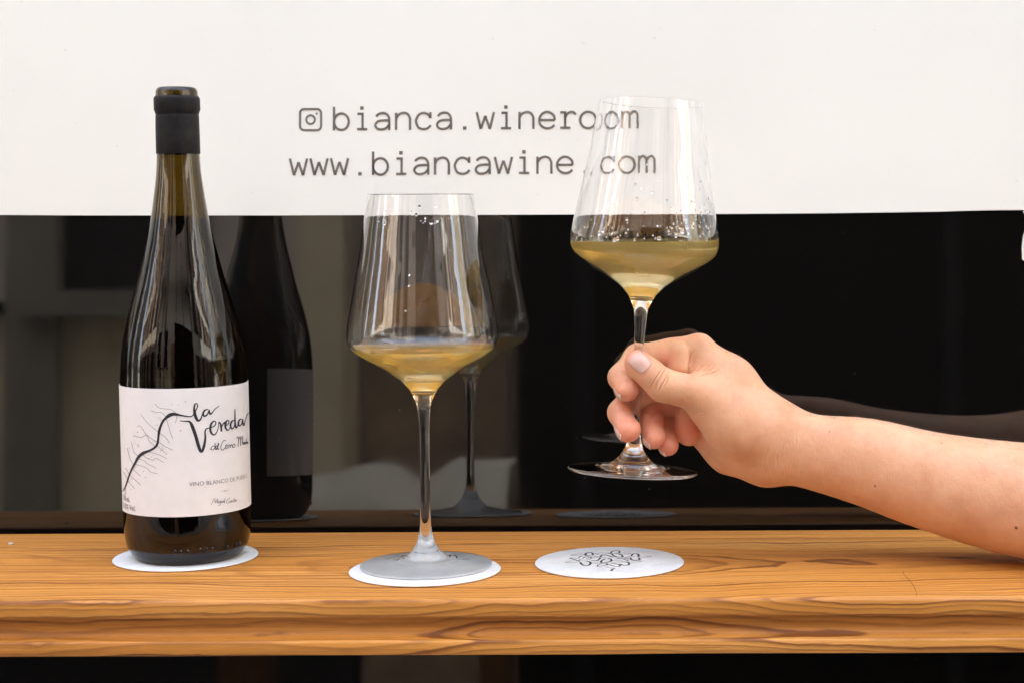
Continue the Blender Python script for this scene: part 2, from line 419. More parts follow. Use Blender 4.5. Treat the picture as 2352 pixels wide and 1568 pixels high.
    for (a,b_,e,f) in ((-14,-4.2,GZ,7.2),(-4.2,-1.6,GZ,9.8),(1.7,4.2,GZ,9.8),(4.2,14,GZ,7.2),(-1.6,1.7,1.35,9.8),(-1.6,1.7,GZ,-.72)):
        o = box('wall', a,b_,.10,.6,e,f, white); o.parent = s; o.matrix_parent_inverse = Matrix.Translation((0,-.2,-GZ))
    # side table with a pale heaped blanket, mirrored low in the glass
    bt = thing('side_table', 'brown wooden side table across from the window with a blanket on it', 'table', (-.66,-3.0,GZ))
    bm_ = plain('table_wood', (.20,.09,.03), .5, .3, 20)
    for (n,a,b_,c,d,e,f) in (('tabletop',-1.02,-.31,-3.28,-2.86,-.19,-.155),('apron',-1.0,-.33,-2.90,-2.87,-.36,-.192),
                     ('leg',-1.0,-.94,-2.93,-2.902,GZ,-.192),('leg',-.39,-.33,-2.93,-2.902,GZ,-.192),('leg',-1.0,-.94,-3.26,-3.2,GZ,-.192),('leg',-.39,-.33,-3.26,-3.2,GZ,-.192)):
        o = box(n,a,b_,c,d,e,f,bm_,None,.004); o.parent = bt; o.matrix_parent_inverse = Matrix.Translation((.66,3.0,-GZ))
    V, Fc = [], []; nx, ny = 48, 30
    for i in range(nx):
        s_ = i/(nx-1); drop = .30*max(0,1-s_*.95)**1.1+.012
        for j in range(ny):
            t_ = j/(ny-1); x = -1.04+.72*s_
            top = .012+.085*math.exp(-((s_-.55)/.15)**2)+.05*math.exp(-((s_-.30)/.15)**2)+.095*min(1,max(0,(s_-.68)/.12))
            if t_ < .6:
                q = t_/.6; y = -3.25+.40*q; z = -.153+top*min(1,5*q+.1)*min(1,3.2*(1-q)+.15)+.004*math.sin(31*s_+9*q)
            else:
                q = (t_-.6)/.4; y = -2.85+.02*math.sin(min(1,q*3)*math.pi/2)+.008*math.sin(22*s_+4*q); z = -.153+top*.15-drop*q
            V.append((x,y,z))
    for i in range(nx-1):
        for j in range(ny-1):
            a = i*ny+j; Fc.append((a,a+ny,a+ny+1,a+1))
    bl = mesh('blanket', V, Fc, plain('cream_wool', (.76,.68,.53), .95, .06, 40))
    sm = bl.modifiers.new('thick','SOLIDIFY'); sm.thickness = .006; sm.offset = 1
    tag(bl, 'cream blanket heaped on the brown side table across from the window', 'blanket')
street(); lap('street()')

# ------------------------------------------------------------------------------ window and film
def window():
    t = thing('shop_window', 'dark shop window pane with white film over its upper half', 'window', (0,0,0)); t.rotation_euler.x = -LEAN
    box('pane', -1.6,1.7,0,.008,-.72,1.35, M['pane'], t)
    fr = plain('dark_frame', (.03,.028,.026), .4)
    for (a,b,c,d) in ((-1.66,-1.6,-.78,1.41),(1.7,1.76,-.78,1.41),(-1.6,1.7,1.35,1.41),(-1.6,1.7,-.78,-.72)):
        box('frame', a,b,-.02,.003,c,d, fr, t, .003)
    # film: its lower edge, slightly wavy, rises at the right
    edge = [(-1200,492),(-400,493),(0,494.5),(200,495.5),(420,495.5),(640,495.5),(850,494.8),(1100,494.3),(1300,493.5),(1500,493),(1700,492),(1900,490.5),(2050,488.5),(2150,487),(2230,484.6),(2300,483.4),(2347,483.2),(2356,483),(2900,483)]
    bot = [on_pane(u,v) for u,v in edge]
    xs = [p.x for p in bot]; zs = [p.z for p in bot]
    V, Fc = [], []; n = len(xs)
    for lay in (-.0011,-.0003):
        for x,z in zip(xs,zs): V.append((x,lay,z)); V.append((x,lay,1.30))
    for i in range(n-1):
        a = 2*i; Fc.append((a,a+2,a+3,a+1)); b = a+2*n; Fc.append((b,b+1,b+3,b+2)); Fc.append((a,b,b+2,a+2))
    Fc.append((2*n-2, 2*n-1+2*n, 2*n-2+2*n)); Fc[-1] = (2*n-2,4*n-2,4*n-1,2*n-1)
    film = mesh('film', V, Fc, M['film'], t, False)
    # torn remnants of film at the right
    rem = [(2353,494),(2349,486),(2356,483),(2440,484),(2445,610),(2400,640),(2352,600),(2347.5,597),(2346.5,570),(2349,545),(2356,520)]
    pts = [on_pane(u,v) for u,v in rem]
    V = [(p.x,-.0013,p.z) for p in pts]+[(p.x,-.0002,p.z) for p in pts]; m_ = len(pts)
    Fc = [tuple(range(m_))]+[(i,i+m_,(i+1)%m_+m_,(i+1)%m_) for i in range(m_)]
    mesh('film_scrap', V, Fc, M['film'], t, False)
    # --- lettering
    def glyph(S, ch, ox, oy, s, w):
        X = lambda x: ox+x*s
        Yp = lambda y: oy-y*s
        def L(pts, smooth=True, closed=False): S.line([(X(a),Yp(b)) for a,b in pts], w, smooth, 6, closed)
        def ell(cx,cy_,rx,ry,a0=0,a1=360,n=18):
            closed = abs(a1-a0) >= 360
            L([(cx+rx*math.cos(math.radians(a0+(a1-a0)*i/n)), cy_+ry*math.sin(math.radians(a0+(a1-a0)*i/n))) for i in range(n if closed else n+1)], True, closed)
        if ch == 'b':
            L([(-.36,1.15),(-.36,0)], False); ell(.0,.42,.36,.40)
        elif ch == 'i':
            S.rect(X(0),Yp(1.08),.085*s,.085*s); L([(-.22,.80),(.03,.80)], False); L([(.03,.855),(.03,.05)], False); L([(-.24,.05),(.26,.05)], False)
        elif ch == 'a':
            L([(-.31,.66),(-.2,.77),(0,.83),(.2,.78),(.31,.62),(.33,.45),(.33,0)]); L([(.33,.47),(.05,.47),(-.22,.42),(-.35,.24),(-.25,.07),(-.05,.03),(.18,.10),(.33,.28)])
        elif ch == 'n':
            L([(-.34,.84),(-.34,0)], False); L([(-.34,.55),(-.22,.74),(.02,.83),(.22,.77),(.33,.58),(.34,.4),(.34,0)])
        elif ch == 'c':
            L([(.33,.58),(.24,.73),(.02,.82),(-.22,.74),(-.36,.5),(-.36,.34),(-.24,.10),(.02,.03),(.22,.09),(.35,.22)]); L([(.33,.86),(.33,.56)], False)
        elif ch == 'w':
            L([(-.42,.84),(-.22,.02)], False); L([(-.22,.02),(0,.66)], False); L([(0,.66),(.22,.02)], False); L([(.22,.02),(.42,.84)], False)
        elif ch == 'e':
            L([(-.36,.43),(.38,.43)], False); L([(.38,.43),(.33,.65),(.14,.80),(-.06,.82),(-.27,.70),(-.38,.45),(-.32,.20),(-.12,.05),(.08,.03),(.26,.09),(.36,.20)])
        elif ch == 'r':
            L([(-.36,.80),(-.12,.80)], False); L([(-.12,.855),(-.12,.05)], False); L([(-.36,.05),(.14,.05)], False); L([(-.12,.52),(-.02,.72),(.16,.82),(.30,.80),(.40,.70)])
        elif ch == 'o': ell(0,.42,.39,.40)
        elif ch == 'm':
            L([(-.40,.84),(-.40,0)], False); L([(-.40,.62),(-.30,.78),(-.16,.82),(-.04,.72),(-.02,.55),(-.02,0)]); L([(-.02,.62),(.1,.78),(.24,.82),(.36,.72),(.38,.55),(.38,0)])
        elif ch == '.': S.rect(X(0),Yp(.07),.085*s,.085*s)
    s = .9408/2.45*122.3
    c2p = lambda cx,cy_: ((680+cx/2.45)*.9408, (230+cy_/2.45)*.9408)
    fn = lambda u,v: (lambda p: (p.x,-.00135,p.z))(on_pane(u,v))
    for txt, (x0,y0), (x1,y1) in (('bianca.wineroom', c2p(378,219), c2p(2098,207)), ('www.biancawine.com', c2p(122,490), c2p(2203,474))):
        S = Strokes(); n = len(txt)-1
        for i, ch in enumerate(txt):
            glyph(S, ch, x0+(x1-x0)*i/n, y0+(y1-y0)*i/n, s, s*.118)
        o = S.build('lettering', fn, M['vinyl'], film)
    S = Strokes(); cx,cy_ = c2p(194,155); q = .9408/2.45
    h, r = 63*q, 24*q; pts = []
    for (sx,sy,a0) in ((1,1,0),(-1,1,90),(-1,-1,180),(1,-1,270)):
        for i in range(6):
            a = math.radians(a0+18*i); pts.append((cx+sx*(h-r)+r*math.cos(a), cy_+sy*(h-r)+r*math.sin(a)))
    S.line(pts, 13*q, False, closed=True)
    S.line([(cx+26*q*math.cos(a),cy_+26*q*math.sin(a)) for a in np.linspace(0,2*math.pi,25)[:-1]], 12*q, False, closed=True)
    S.dot(cx+36*q, cy_-36*q, 6.5*q)
    S.build('camera_logo', fn, M['vinyl'], film)
window(); lap('window()')

# ---------------------------------------------------------------------------------------- shelf
def shelf():
    yf = on_z(U0,1373).y; yb = YB
    zr = lambda v: on_y(U0, v, yf).z
    z1, z2, z3, z4 = zr(1415), zr(1421), zr(1467), zr(1502)
    prof = [(yb,z4),(yb,-.001),(yb-.001,0),(yf+.0030,0),(yf+.0016,-.0003),(yf+.0006,-.0010),(yf+.0001,-.0022),(yf,-.0035),
            (yf,z1+.0012),(yf+.0005,z1+.0003),(yf+.0014,z1),(yf+.0072,z1-.0002),(yf+.0082,z2-.0002)]
    for i in range(1,8):                                   # hollow cove sweeping back out to the lip
        a = i/7*math.pi/2
        prof.append((yf+.0040+.0042*math.cos(a)**.9 if i < 7 else yf+.0040, z2-.0004-(z2-z3-.0008)*math.sin(a)**.75 if i < 7 else z3+.0001))
    prof += [(yf+.0012,z3-.0001),(yf+.0003,z3-.0005),(yf-.0002,z3-.0014),(yf-.0002,z4+.0012),(yf+.0004,z4+.0003),(yf+.0014,z4)]
    xs = np.linspace(-1.3,1.3,131); V, Fc = [], []; n = len(prof)
    for x in xs:
        for (y,z) in prof:
            wv = .00022*math.sin(x*23+1.3)+.00016*math.sin(x*57)
            V.append((x, y+(wv if y < yb-.05 else 0), z+(.00012*math.sin(x*31+y*90) if z < -.0005 else 0)))
    for i in range(len(xs)-1):
        for j in range(n):
            a, b = i*n+j, i*n+(j+1) % n
            Fc.append((a,b,b+n,a+n))
    Fc.append(tuple(range(n))); Fc.append(tuple(reversed(range((len(xs)-1)*n, len(xs)*n))))
    bm = bmesh.new(); vs = [bm.verts.new(v) for v in V]
    for f in Fc: bm.faces.new([vs[i] for i in f])
    bmesh.ops.recalc_face_normals(bm, faces=bm.faces[:])
    o = from_bm('wooden_shelf', bm, M['wood'], None, True)
    o.data.set_sharp_from_angle(angle=math.radians(38))
    tag(o, 'honey coloured pine shelf with moulded front edge below the window', 'shelf')
    return yf
YFRONT = shelf()

# -------------------------------------------------------------------------------------- coasters
CT = .0011
def logo_strokes(far_only=False):
    S = Strokes()
    T = [([(610,308),(720,295),(810,300),(850,312),(800,320),(700,318),(610,308)],9),
         ([(820,310),(830,285),(875,272),(920,285),(925,308)],22),([(850,315),(930,300),(1010,300)],8),
         ([(960,285),(1060,276),(1150,285),(1080,297),(980,295),(960,285)],9),([(1165,285),(1200,255),(1255,247),(1297,262),(1280,285)],18),
         ([(1150,290),(1260,292),(1330,315),(1335,338),(1260,335),(1200,308),(1190,296)],20),([(1290,285),(1370,282),(1455,288),(1400,300),(1310,303)],9),
         ([(730,347),(775,322),(880,323),(950,325)],12),([(790,355),(830,335),(900,338),(905,350)],14),([(840,362),(880,340)],10),
         ([(605,350),(650,360),(720,380),(770,385)],18),([(565,408),(640,388),(760,388),(700,408),(600,412),(565,408)],10),
         ([(605,352),(680,350),(740,362),(790,378),(870,372),(940,345),(1035,345)],10),([(1040,345),(1010,375),(970,385),(915,383)],20),
         ([(770,405),(790,430),(840,450),(890,445),(912,420),(890,398),(840,392)],24),([(940,322),(1000,330),(1030,335)],12),
         ([(1045,335),(1040,318),(1090,310),(1150,320),(1210,342)],20),([(1060,340),(1110,350),(1160,352)],10),
         ([(1200,310),(1250,335),(1330,340),(1345,330)],18),([(1150,355),(1190,372),(1180,395),(1110,412),(1055,410),(1060,385),(1100,365)],22),
         ([(1245,360),(1340,352),(1440,330)],9),([(1460,330),(1480,300),(1530,292),(1565,310),(1555,335)],20),([(1340,350),(1450,345),(1520,330)],9),
         ([(1540,335),(1640,326),(1742,333),(1650,345),(1550,345)],9),([(1450,350),(1470,375),(1530,382),(1580,370),(1560,350)],20),
         ([(1270,362),(1350,365),(1420,390)],14),([(1360,365),(1400,360),(1430,372)],14),([(1190,385),(1290,388),(1380,405),(1180,412)],8),
         ([(1400,395),(1500,388),(1605,393),(1520,408),(1420,408)],9),([(940,425),(1040,425),(1150,425)],9),
         ([(1010,462),(1020,440),(1090,425),(1140,428),(1100,450),(1010,463)],14),([(1130,445),(1160,437),(1240,460),(1300,462),(1310,445),(1240,425),(1180,420)],18),
         ([(1310,430),(1360,448),(1420,445),(1435,420),(1390,405)],22),([(1120,467),(1180,478),(1250,490),(1220,492)],10),([(1250,490),(1215,500),(1200,520)],22),
         ([(915,405),(1030,410)],8),([(920,385),(1030,388)],8)]
    for pts, w_ in T:
        if far_only and (sum(p[1] for p in pts)/len(pts) > 345 or 960 < pts[0][0] < 1400): continue      # the rest is lost in the foot's refraction
        S.line([((x-1167)/1016., (y-398)*4.93/1016.) for x,y in pts], w_*1.35/1016., True, 5)
    return S
def coaster(u, v, rad, label, logo=True, rot=0, far=False, group='round coasters on the shelf'):
    p = on_z(u, v, CT); t = thing('coaster', label, 'coaster', (p.x,p.y,0), group)
    n = 96
    prof = [(rad-.0004,.00005),(rad,.0003),(rad,CT-.0003)]
    V, Fc = lathe_vf(prof, n); mesh('edge', V, Fc, M['tan'], t)
    prof = [(rad,CT-.0003),(rad-.0003,CT)]
    V, Fc = lathe_vf(prof+[(rad*.5,CT),(.0008,CT)], n, False, True); mesh('card', V, Fc, M['paper'], t)
    if logo:
        ca, sa = math.cos(rot), math.sin(rot)
        S = logo_strokes(far)
        S.build('logo', lambda a,b: (rad*(a*ca+b*sa), rad*(a*sa-b*ca), CT+.00006), M['ink'], t)
    return p, t
cb, _ = coaster(427,1275.5, .0430, 'round white coaster under the dark wine bottle')
cg, _ = coaster(976.5,1306, .0441, 'round white coaster under the standing wine glass', rot=math.radians(4), far=True)
ch_, _ = coaster(1400,1288.5, .0444, 'empty white coaster printed with a scrolling black emblem')

# ---------------------------------------------------------------------------------------- bottle
def bottle():
    bx, by = cb.x+.0016, cb.y+.0006
    c1 = lambda cx,cy_: ((230+cx/2.011)*.9408, (180+cy_/2.011)*.9408)
    c2 = lambda cx,cy_: ((250+cx/3.074)*.9408, (900+cy_/3.074)*.9408)
    def row(conv, y, a, b):
        A, B = on_y(*conv(a,y), by), on_y(*conv(b,y), by); return ((B.x-A.x)/2*.967, (A.z+B.z)/2)      # a cylinder this far off axis images wider
    R1 = [row(c1,*q) for q in ((1500,123,750),(1400,127,742),(1300,138,725),(1200,158,700),(1100,182,667),(1000,208,632),(900,232,604),(800,255,576),(700,274,556),(600,290,541),(500,298,522),(400,303,514))]
    rb = (row(c2,400,135,1098)[0]+row(c2,900,150,1110)[0])/2
    zt = on_cyl(*c2(600,147),bx,by,rb).z; zb = on_cyl(*c2(600,1108),bx,by,rb).z
    print('bottle r',rb,'label z',zb,zt,'neck',R1[-1])
    R1 = [(min(r,rb),z) for r,z in R1]
    z0 = CT
    outer = [(.004,z0+.012),(.020,z0+.007),(rb-.0105,z0+.0008),(rb-.0085,z0+.0002),(rb-.0068,z0+.0008),(rb-.0042,z0+.0034),(rb-.0016,z0+.0085),(rb-.0004,z0+.015),(rb,z0+.024),(rb,zb+.02),(rb,zb+.05),(rb,R1[0][1]-.012)]+R1
    rn, zn = R1[-1]
    m = lambda y: row(c1,y,295,514)[1]
    rl = row(c1,95,290,498)[0]; rc = row(c1,150,282,511)[0]
    ztop = m(68)
    outer += [(rn-.0002,m(300)),(rn-.0004,m(205)),(rl+.0004,m(185)),(rl+.0006,m(150)),(rl+.0002,m(118)),(rl,m(100)),(rl-.0002,m(85)),(rl-.0012,m(72)),(rl-.0026,ztop),(rl-.0042,ztop-.0003)]
    ri = rl-.0052
    t = thing('wine_bottle', 'tall dark brown wine bottle with white label and open black-capsuled neck', 'bottle', (bx,by,0))
    O = resample_prof(outer,4)
    V, Fc = lathe_vf(O, 128, True)
    mesh('body', V, Fc, M['bottleglass'], t)
    th = .0030
    inner = [(.0008,z0+.016),(.018,z0+.0105),(rb-.010,z0+.0055),(rb-.0055,z0+.009),(rb-th,z0+.024),(rb-th,zb+.02),(rb-th,R1[0][1]-.012)]
    inner += [(max(r-th,ri),z) for r,z in R1]+[(ri,m(200)),(ri,m(100)),(rl-.0042,ztop-.0003)]
    zl = on_y(*c1(410,712), by).z
    I = resample_prof(inner,4)
    lo = [p for p in I if p[1] < zl]; hi = [p for p in I if p[1] > zl]
    rcut = np.interp(zl,[lo[-1][1],hi[0][1]],[lo[-1][0],hi[0][0]])
    lo.append((rcut,zl)); hi = [(rcut,zl)]+hi
    V, Fc = lathe_vf(hi, 128); Fc = [f[::-1] for f in Fc]
    mesh('inner_wall', V, Fc, M['bottleinner'], t)
    V, Fc = lathe_vf(lo, 128, True, False)
    k = len(Fc); V2, F2 = lathe_vf([(rcut,zl),(rcut*.6,zl),(.0005,zl)], 128, False, True)
    nb = len(V); V += V2; Fc += [tuple(i+nb for i in f) for f in F2]
    o = mesh('wine', V, Fc, [M['bottlewineside'],M['bottlewinetop']], t)
    for i, p in enumerate(o.data.polygons):
        if i >= k: p.material_index = 1
    # capsule: foil sleeve with a bead, its cut edge ragged
    cap = [(rn+.00025,m(395)),(rn+.0004,m(393)),(rn+.0004,m(300)),(rn+.0002,m(215)),(rn+.0002,m(208)),(rn-.0001,m(204)),(rn+.0002,m(199)),(rc-.0006,m(190)),(rc,m(180)),(rc,m(130)),(rc-.0001,m(121)),(rc-.0006,m(115)),(rl+.0002,m(113)),(rl-.0001,m(118))]
    n = 96; V, Fc = lathe_vf(cap, n)
    for i in range(n):
        for j in (-1,-2):
            idx = (len(cap)+j)*n+i; x,y,z = V[idx]
            V[idx] = (x,y,z+.0005*math.sin(i*1.7)*math.sin(i*.37))
    mesh('capsule', V, Fc, M['capsule'], t)
    # wet torn foil glinting along the cut
    S = Strokes()
    # label, wrapped round the whole body but for a gap at the back
    nseg = 110; a0, a1 = math.radians(-250), math.radians(70); rl_ = rb+.00022
    V, Fc = [], []
    for k in range(nseg+1):
        a = a0+(a1-a0)*k/nseg
        for (r,z) in ((rb+.00002,zb),(rl_,zb),(rl_,zt),(rb+.00002,zt)): V.append((r*math.cos(a),r*math.sin(a),z))
    for k in range(nseg):
        for j in range(3): Fc.append((4*k+j,4*k+4+j,4*k+5+j,4*k+1+j))
    lab = mesh('label', V, Fc, M['label'], t); lab.data.set_sharp_from_angle(angle=math.radians(40))
    rs = rb+.00036
    def fn(x,y):
        p = on_cyl(*c2(x,y), bx, by, rs); return (p.x-bx,p.y-by,p.z)
    S = Strokes()
    S.line([(152,917,7),(172,880,10),(190,830,12),(205,785,12),(225,740,14),(245,705,17),(270,660,22),(305,630,24),(350,612,17),(390,590,17),(412,560,18),(420,510,16),(425,470,20),(438,425,18),(455,390,18),(475,368,20),(500,348,27),(530,338,24),(555,340,20),(590,347,13),(640,355,9),(672,352,8),(697,318,8),(714,280,8),(710,261,8),(696,262,10),(689,288,14),(692,325,21),(702,362,23),(717,386,17),(737,376,12),(748,345,8),(756,318,7)],8)
    S.line([(795,301,6),(770,308,12),(756,330,15),(764,352,13),(786,342,10),(802,305,8),(801,318,14),(810,336,15),(825,325,9),(845,300,7),(878,274,5)],8)
    S.line([(580,388,5),(620,391,8),(655,395,15),(675,430,25),(700,500,25),(720,570,25),(736,613,22),(750,612,20),(763,575,20),(772,520,15),(771,465,11),(785,445,9),(812,440,7),(842,424,8),(852,402,8),(838,389,9),(816,412,15),(810,450,17),(820,482,15),(841,492,10),(860,468,7),(872,425,6),(873,398,7),(886,410,12),(892,440,14),(893,468,12)],8)
    S.line([(893,438,6),(908,408,9),(924,398,12),(930,406,9),(926,425,6),(945,410,7),(949,391,8),(936,385,9),(922,410,14),(925,442,14),(942,459,9),(958,440,6),(966,420,6)],8)
    S.line([(990,383,6),(972,391,12),(961,420,14),(970,446,12),(988,434,8),(996,385,8),(995,298,6)],8)
    S.line([(995,300,6),(996,400,13),(1003,438,13),(1013,430,8),(1022,400,6)],8)
    S.line([(1047,374,6),(1030,379,11),(1020,404,13),(1028,425,11),(1045,410,8),(1053,374,7),(1054,405,12),(1062,422,11),(1070,390,6),(1084,350,6),(1098,325,5)],8)
    S.build('title', fn, M['navy'], lab)
    S = Strokes()
    for pts in ([(838,576),(822,582),(817,600),(829,606),(842,588),(846,553)],[(846,560),(847,595),(852,603),(858,590),(862,577),(853,576),(849,594),(856,603),(864,592),(873,560),(869,556),(866,585),(870,603),(876,596)],
                [(806,602),(815,596)],[(926,538),(912,534),(898,555),(889,585),(896,607),(912,600),(925,583)],[(925,583),(935,577),(936,566),(928,569),(924,588),(932,598),(942,582)],
                [(942,568),(949,578),(948,594)],[(948,584),(955,567),(962,573),(962,590)],[(962,584),(968,566),(976,572),(975,588)],[(985,562),(978,572),(979,585),(988,586),(996,572),(990,562),(985,562)],
                [(1005,518),(1018,508),(1021,540),(1018,580)],[(1019,540),(1030,510),(1037,512),(1037,575)],[(1037,540),(1047,508),(1054,512),(1052,555),(1056,566)],
                [(1062,546),(1055,552),(1056,566),(1063,560),(1066,546)],[(1066,546),(1067,562)],[(1075,546),(1070,552),(1071,563),(1076,560)],[(1079,520),(1079,560)],[(1079,552),(1084,545),(1086,558)],[(1090,545),(1088,555),(1092,556),(1094,547),(1090,545)]):
        S.line(pts,4.6)
    S.build('subtitle', fn, M['navy'], lab)['kind'] = 'stuff'
    S = Strokes()
    for pts in ([(815,1020),(832,985),(845,972),(846,1003),(864,972),(862,1004)],[(868,990),(866,1004)],[(884,988),(872,996),(876,1004),(888,992),(884,1018),(868,1024)],[(892,988),(889,1003),(899,990),(899,1003)],[(904,998),(912,988),(905,990),(906,1003)],[(912,1002),(924,968),(917,985),(918,1003)],
                [(957,966),(940,978),(931,997),(941,1006),(956,996)],[(965,985),(956,994),(962,1001),(969,986),(969,1000)],[(978,984),(974,990),(978,998)],[(990,966),(984,998)],[(980,980),(998,977)],[(990,996),(996,982),(1000,986)],[(1002,983),(1000,993),(1006,990),(1004,982),(1012,978)]):
        S.line(pts,2.6)
    S.build('signature', fn, M['navy'], lab)['kind'] = 'stuff'
    S = Strokes()
    for i,(x,y,r) in enumerate(((890,916,2),(905,915,3),(919,913,4),(934,911,3.4),(949,908,2))): S.dot(x,y,r)
    S.build('ornament_dots', fn, M['navy'], lab)['kind'] = 'stuff'
    S = Strokes()
    for pts in ([(395,262),(425,290),(470,298),(520,305),(557,335)],[(365,310),(400,325),(440,325),(470,350),(480,372)],[(288,338),(330,395),(380,440),(425,475)],[(262,432),(285,428),(330,490),(380,530),(415,550)],
                [(232,498),(290,512),(330,495),(355,545),(385,570),(402,590)],[(215,540),(235,620),(270,650)],[(185,590),(215,690),(240,715)],[(157,768),(190,830)],[(172,740),(205,790)],
                [(430,480),(470,510),(505,555)],[(422,545),(470,580),(530,608)],[(408,575),(450,610),(487,640)],[(350,622),(420,640),(485,672)],[(300,640),(330,665),(380,683),(400,668),(460,700)],
                [(265,668),(320,690),(330,705),(405,745)],[(245,712),(330,740),(360,770),(415,785)],[(225,745),(285,803)],[(200,790),(245,830),(287,870)],[(188,835),(243,898)],[(480,375),(500,440),(515,490),(530,520)],[(555,345),(555,380),(543,405)],[(170,880),(176,945)]):
        S.line(pts,2.6)
    rr = random.Random(7)
    for (cx,cy_,n_) in ((432,370,12),(415,430,5),(262,570,14),(450,598,16),(385,545,8),(345,660,10),(240,740,9),(205,830,6),(190,600,4)):
        for _ in range(n_): S.dot(cx+rr.gauss(0,13), cy_+rr.gauss(0,13), rr.uniform(1.2,2.6), 6)
    for (x,y,r) in ((622,245,4),(585,461,4),(263,472,4),(308,767,3),(323,812,3),(570,270,2.5),(520,265,2.5),(215,905,3)): S.dot(x,y,r,8)
    S.build('vein_drawing', fn, M['thinink'], lab)
    def text(name, s, pL, pR, hgt_px, mat, narrow=1.0, bold=0.0):
        A, B = fn(*pL), fn(*pR)
        aA, aB = math.atan2(A[1],A[0]), math.atan2(B[1],B[0])
        cu = bpy.data.curves.new(name,'FONT'); cu.body = s; cu.resolution_u = 3; cu.offset = bold
        ob = bpy.data.objects.new(name, cu); COL.objects.link(ob)
        dg = bpy.context.evaluated_depsgraph_get(); me = bpy.data.meshes.new_from_object(ob.evaluated_get(dg))
        bpy.data.objects.remove(ob)
        bm = bmesh.new(); bm.from_mesh(me); bmesh.ops.subdivide_edges(bm, edges=[e for e in bm.edges if e.calc_length() > .2], cuts=2, use_grid_fill=False)
        xs = [v.co.x for v in bm.verts]; x0, x1 = min(xs), max(xs)
        capz = max(v.co.y for v in bm.verts)
        zs = abs(fn(pL[0],pL[1]-hgt_px)[2]-A[2])
        for v in bm.verts:
            a = aA+(aB-aA)*(v.co.x-x0)/(x1-x0); z = (A[2]+B[2])/2+v.co.y/capz*zs
            v.co = (rs*math.cos(a),rs*math.sin(a),z)
        bm.to_mesh(me); bm.free()
        link(name, me, mat, lab, False)
    text('text_line', 'VINO BLANCO DE PUEBLO', (650,873), (1087,816), 30, M['thinink'], bold=-.012)
    text('text_line', '750 ml.', (156,983), (206,992), 38, M['navy'])
    text('text_line', '13,5% Vol.', (157,1043), (248,1057), 38, M['navy'])
    # small moulded knobs round the heel
    bm = bmesh.new()
    for x,y in ((548,1372),(590,1374),(640,1370),(735,1358),(782,1355),(825,1350),(938,1338),(1005,1322),(1030,1312)):
        p = on_cyl(*c2(x,y), bx, by, rb-.0009)
        mt = Matrix.Translation((p.x-bx,p.y-by,p.z)) @ Matrix.Diagonal((.0011,.0011,.0018,1))
        bmesh.ops.create_icosphere(bm, subdivisions=2, radius=1, matrix=mt)
    from_bm('heel_knobs', bm, M['bottleglass'], t)
bottle(); lap('bottle()')

# ----------------------------------------------------------------------------------- wine glasses
def glass_profile():
    c3 = lambda cx,cy_: ((810+cx/2.8)*.9408, (440+cy_/2.8)*.9408)
    c4 = lambda cx,cy_: ((830+cx/3.015)*.9408, (930+cy_/3.015)*.9408)
    yy = cg.y
    def row(conv,y,a,b):
        A, B = on_y(*conv(a,y),yy), on_y(*conv(b,y),yy); return ((B.x-A.x)/2*.992,(A.z+B.z)/2)
    bowl = [row(c3,*q) for q in ((1420,512,737),(1375,462,770),(1335,400,820),(1285,335,892),(1235,245,990),(1190,165,1065),(1150,122,1115),(1110,104,1138),(1060,98,1145),(1000,103,1142),(850,127,1111),(650,160,1070),(500,187,1040),(340,207,1014),(240,220,998),(95,240,972))]
    stem = [row(c4,*q) for q in ((1275,532,768),(1250,553,745),(1200,578,712),(1150,590,696),(1100,598,685),(1000,600,677),(800,594,667),(600,590,661),(400,583,658),(300,577,660),(200,567,666),(150,552,682),(100,525,703),(70,508,718))]
    return bowl, stem
BOWL, STEM = glass_profile()
FOOT_R = 305/2*(.000254)
Zrim = BOWL[-1][1]
print('glass rim', Zrim, BOWL[-1], 'max', max(r for r,z in BOWL), 'stem r', STEM[6], 'foot', FOOT_R)
zf = CT+.00005
def shift(p): return [(r,z-zf) for r,z in p]               # local z=0 under the foot
BOWL, STEM = shift(BOWL), shift(STEM)
OUT_ALL = resample_prof([(FOOT_R-.0008,0),(FOOT_R-.0001,.0005),(FOOT_R,.0010),(FOOT_R-.0004,.0015),(FOOT_R-.0020,.0018),(.030,.0026),(.024,.0034),(.0205,.0040),(.0185,.0042),(.0168,.0047),(.0150,.0050),(.0125,.0057)]+STEM+BOWL, 5)
OUT_ALL.insert(-1, (BOWL[-1][0]+.00002, BOWL[-1][1]-.0002))            # support loop, keeps the rim crisp
WALL = lambda z: .00045 if z > BOWL[6][1] else .0008
INNER = [(.0006,BOWL[0][1]-.0035),(.0035,BOWL[0][1]-.0033),(.0072,BOWL[0][1]-.0016)]+[(r-WALL(z)*(1.12 if i < 6 else 1),z+(.0004 if i < 5 else 0)) for i,(r,z) in enumerate(BOWL)][1:]
INNER[-1] = (BOWL[-1][0]-.00045, BOWL[-1][1])
INN = resample_prof(INNER,5)
INN.insert(-1, (INNER[-1][0]+.00002, INNER[-1][1]-.0002))
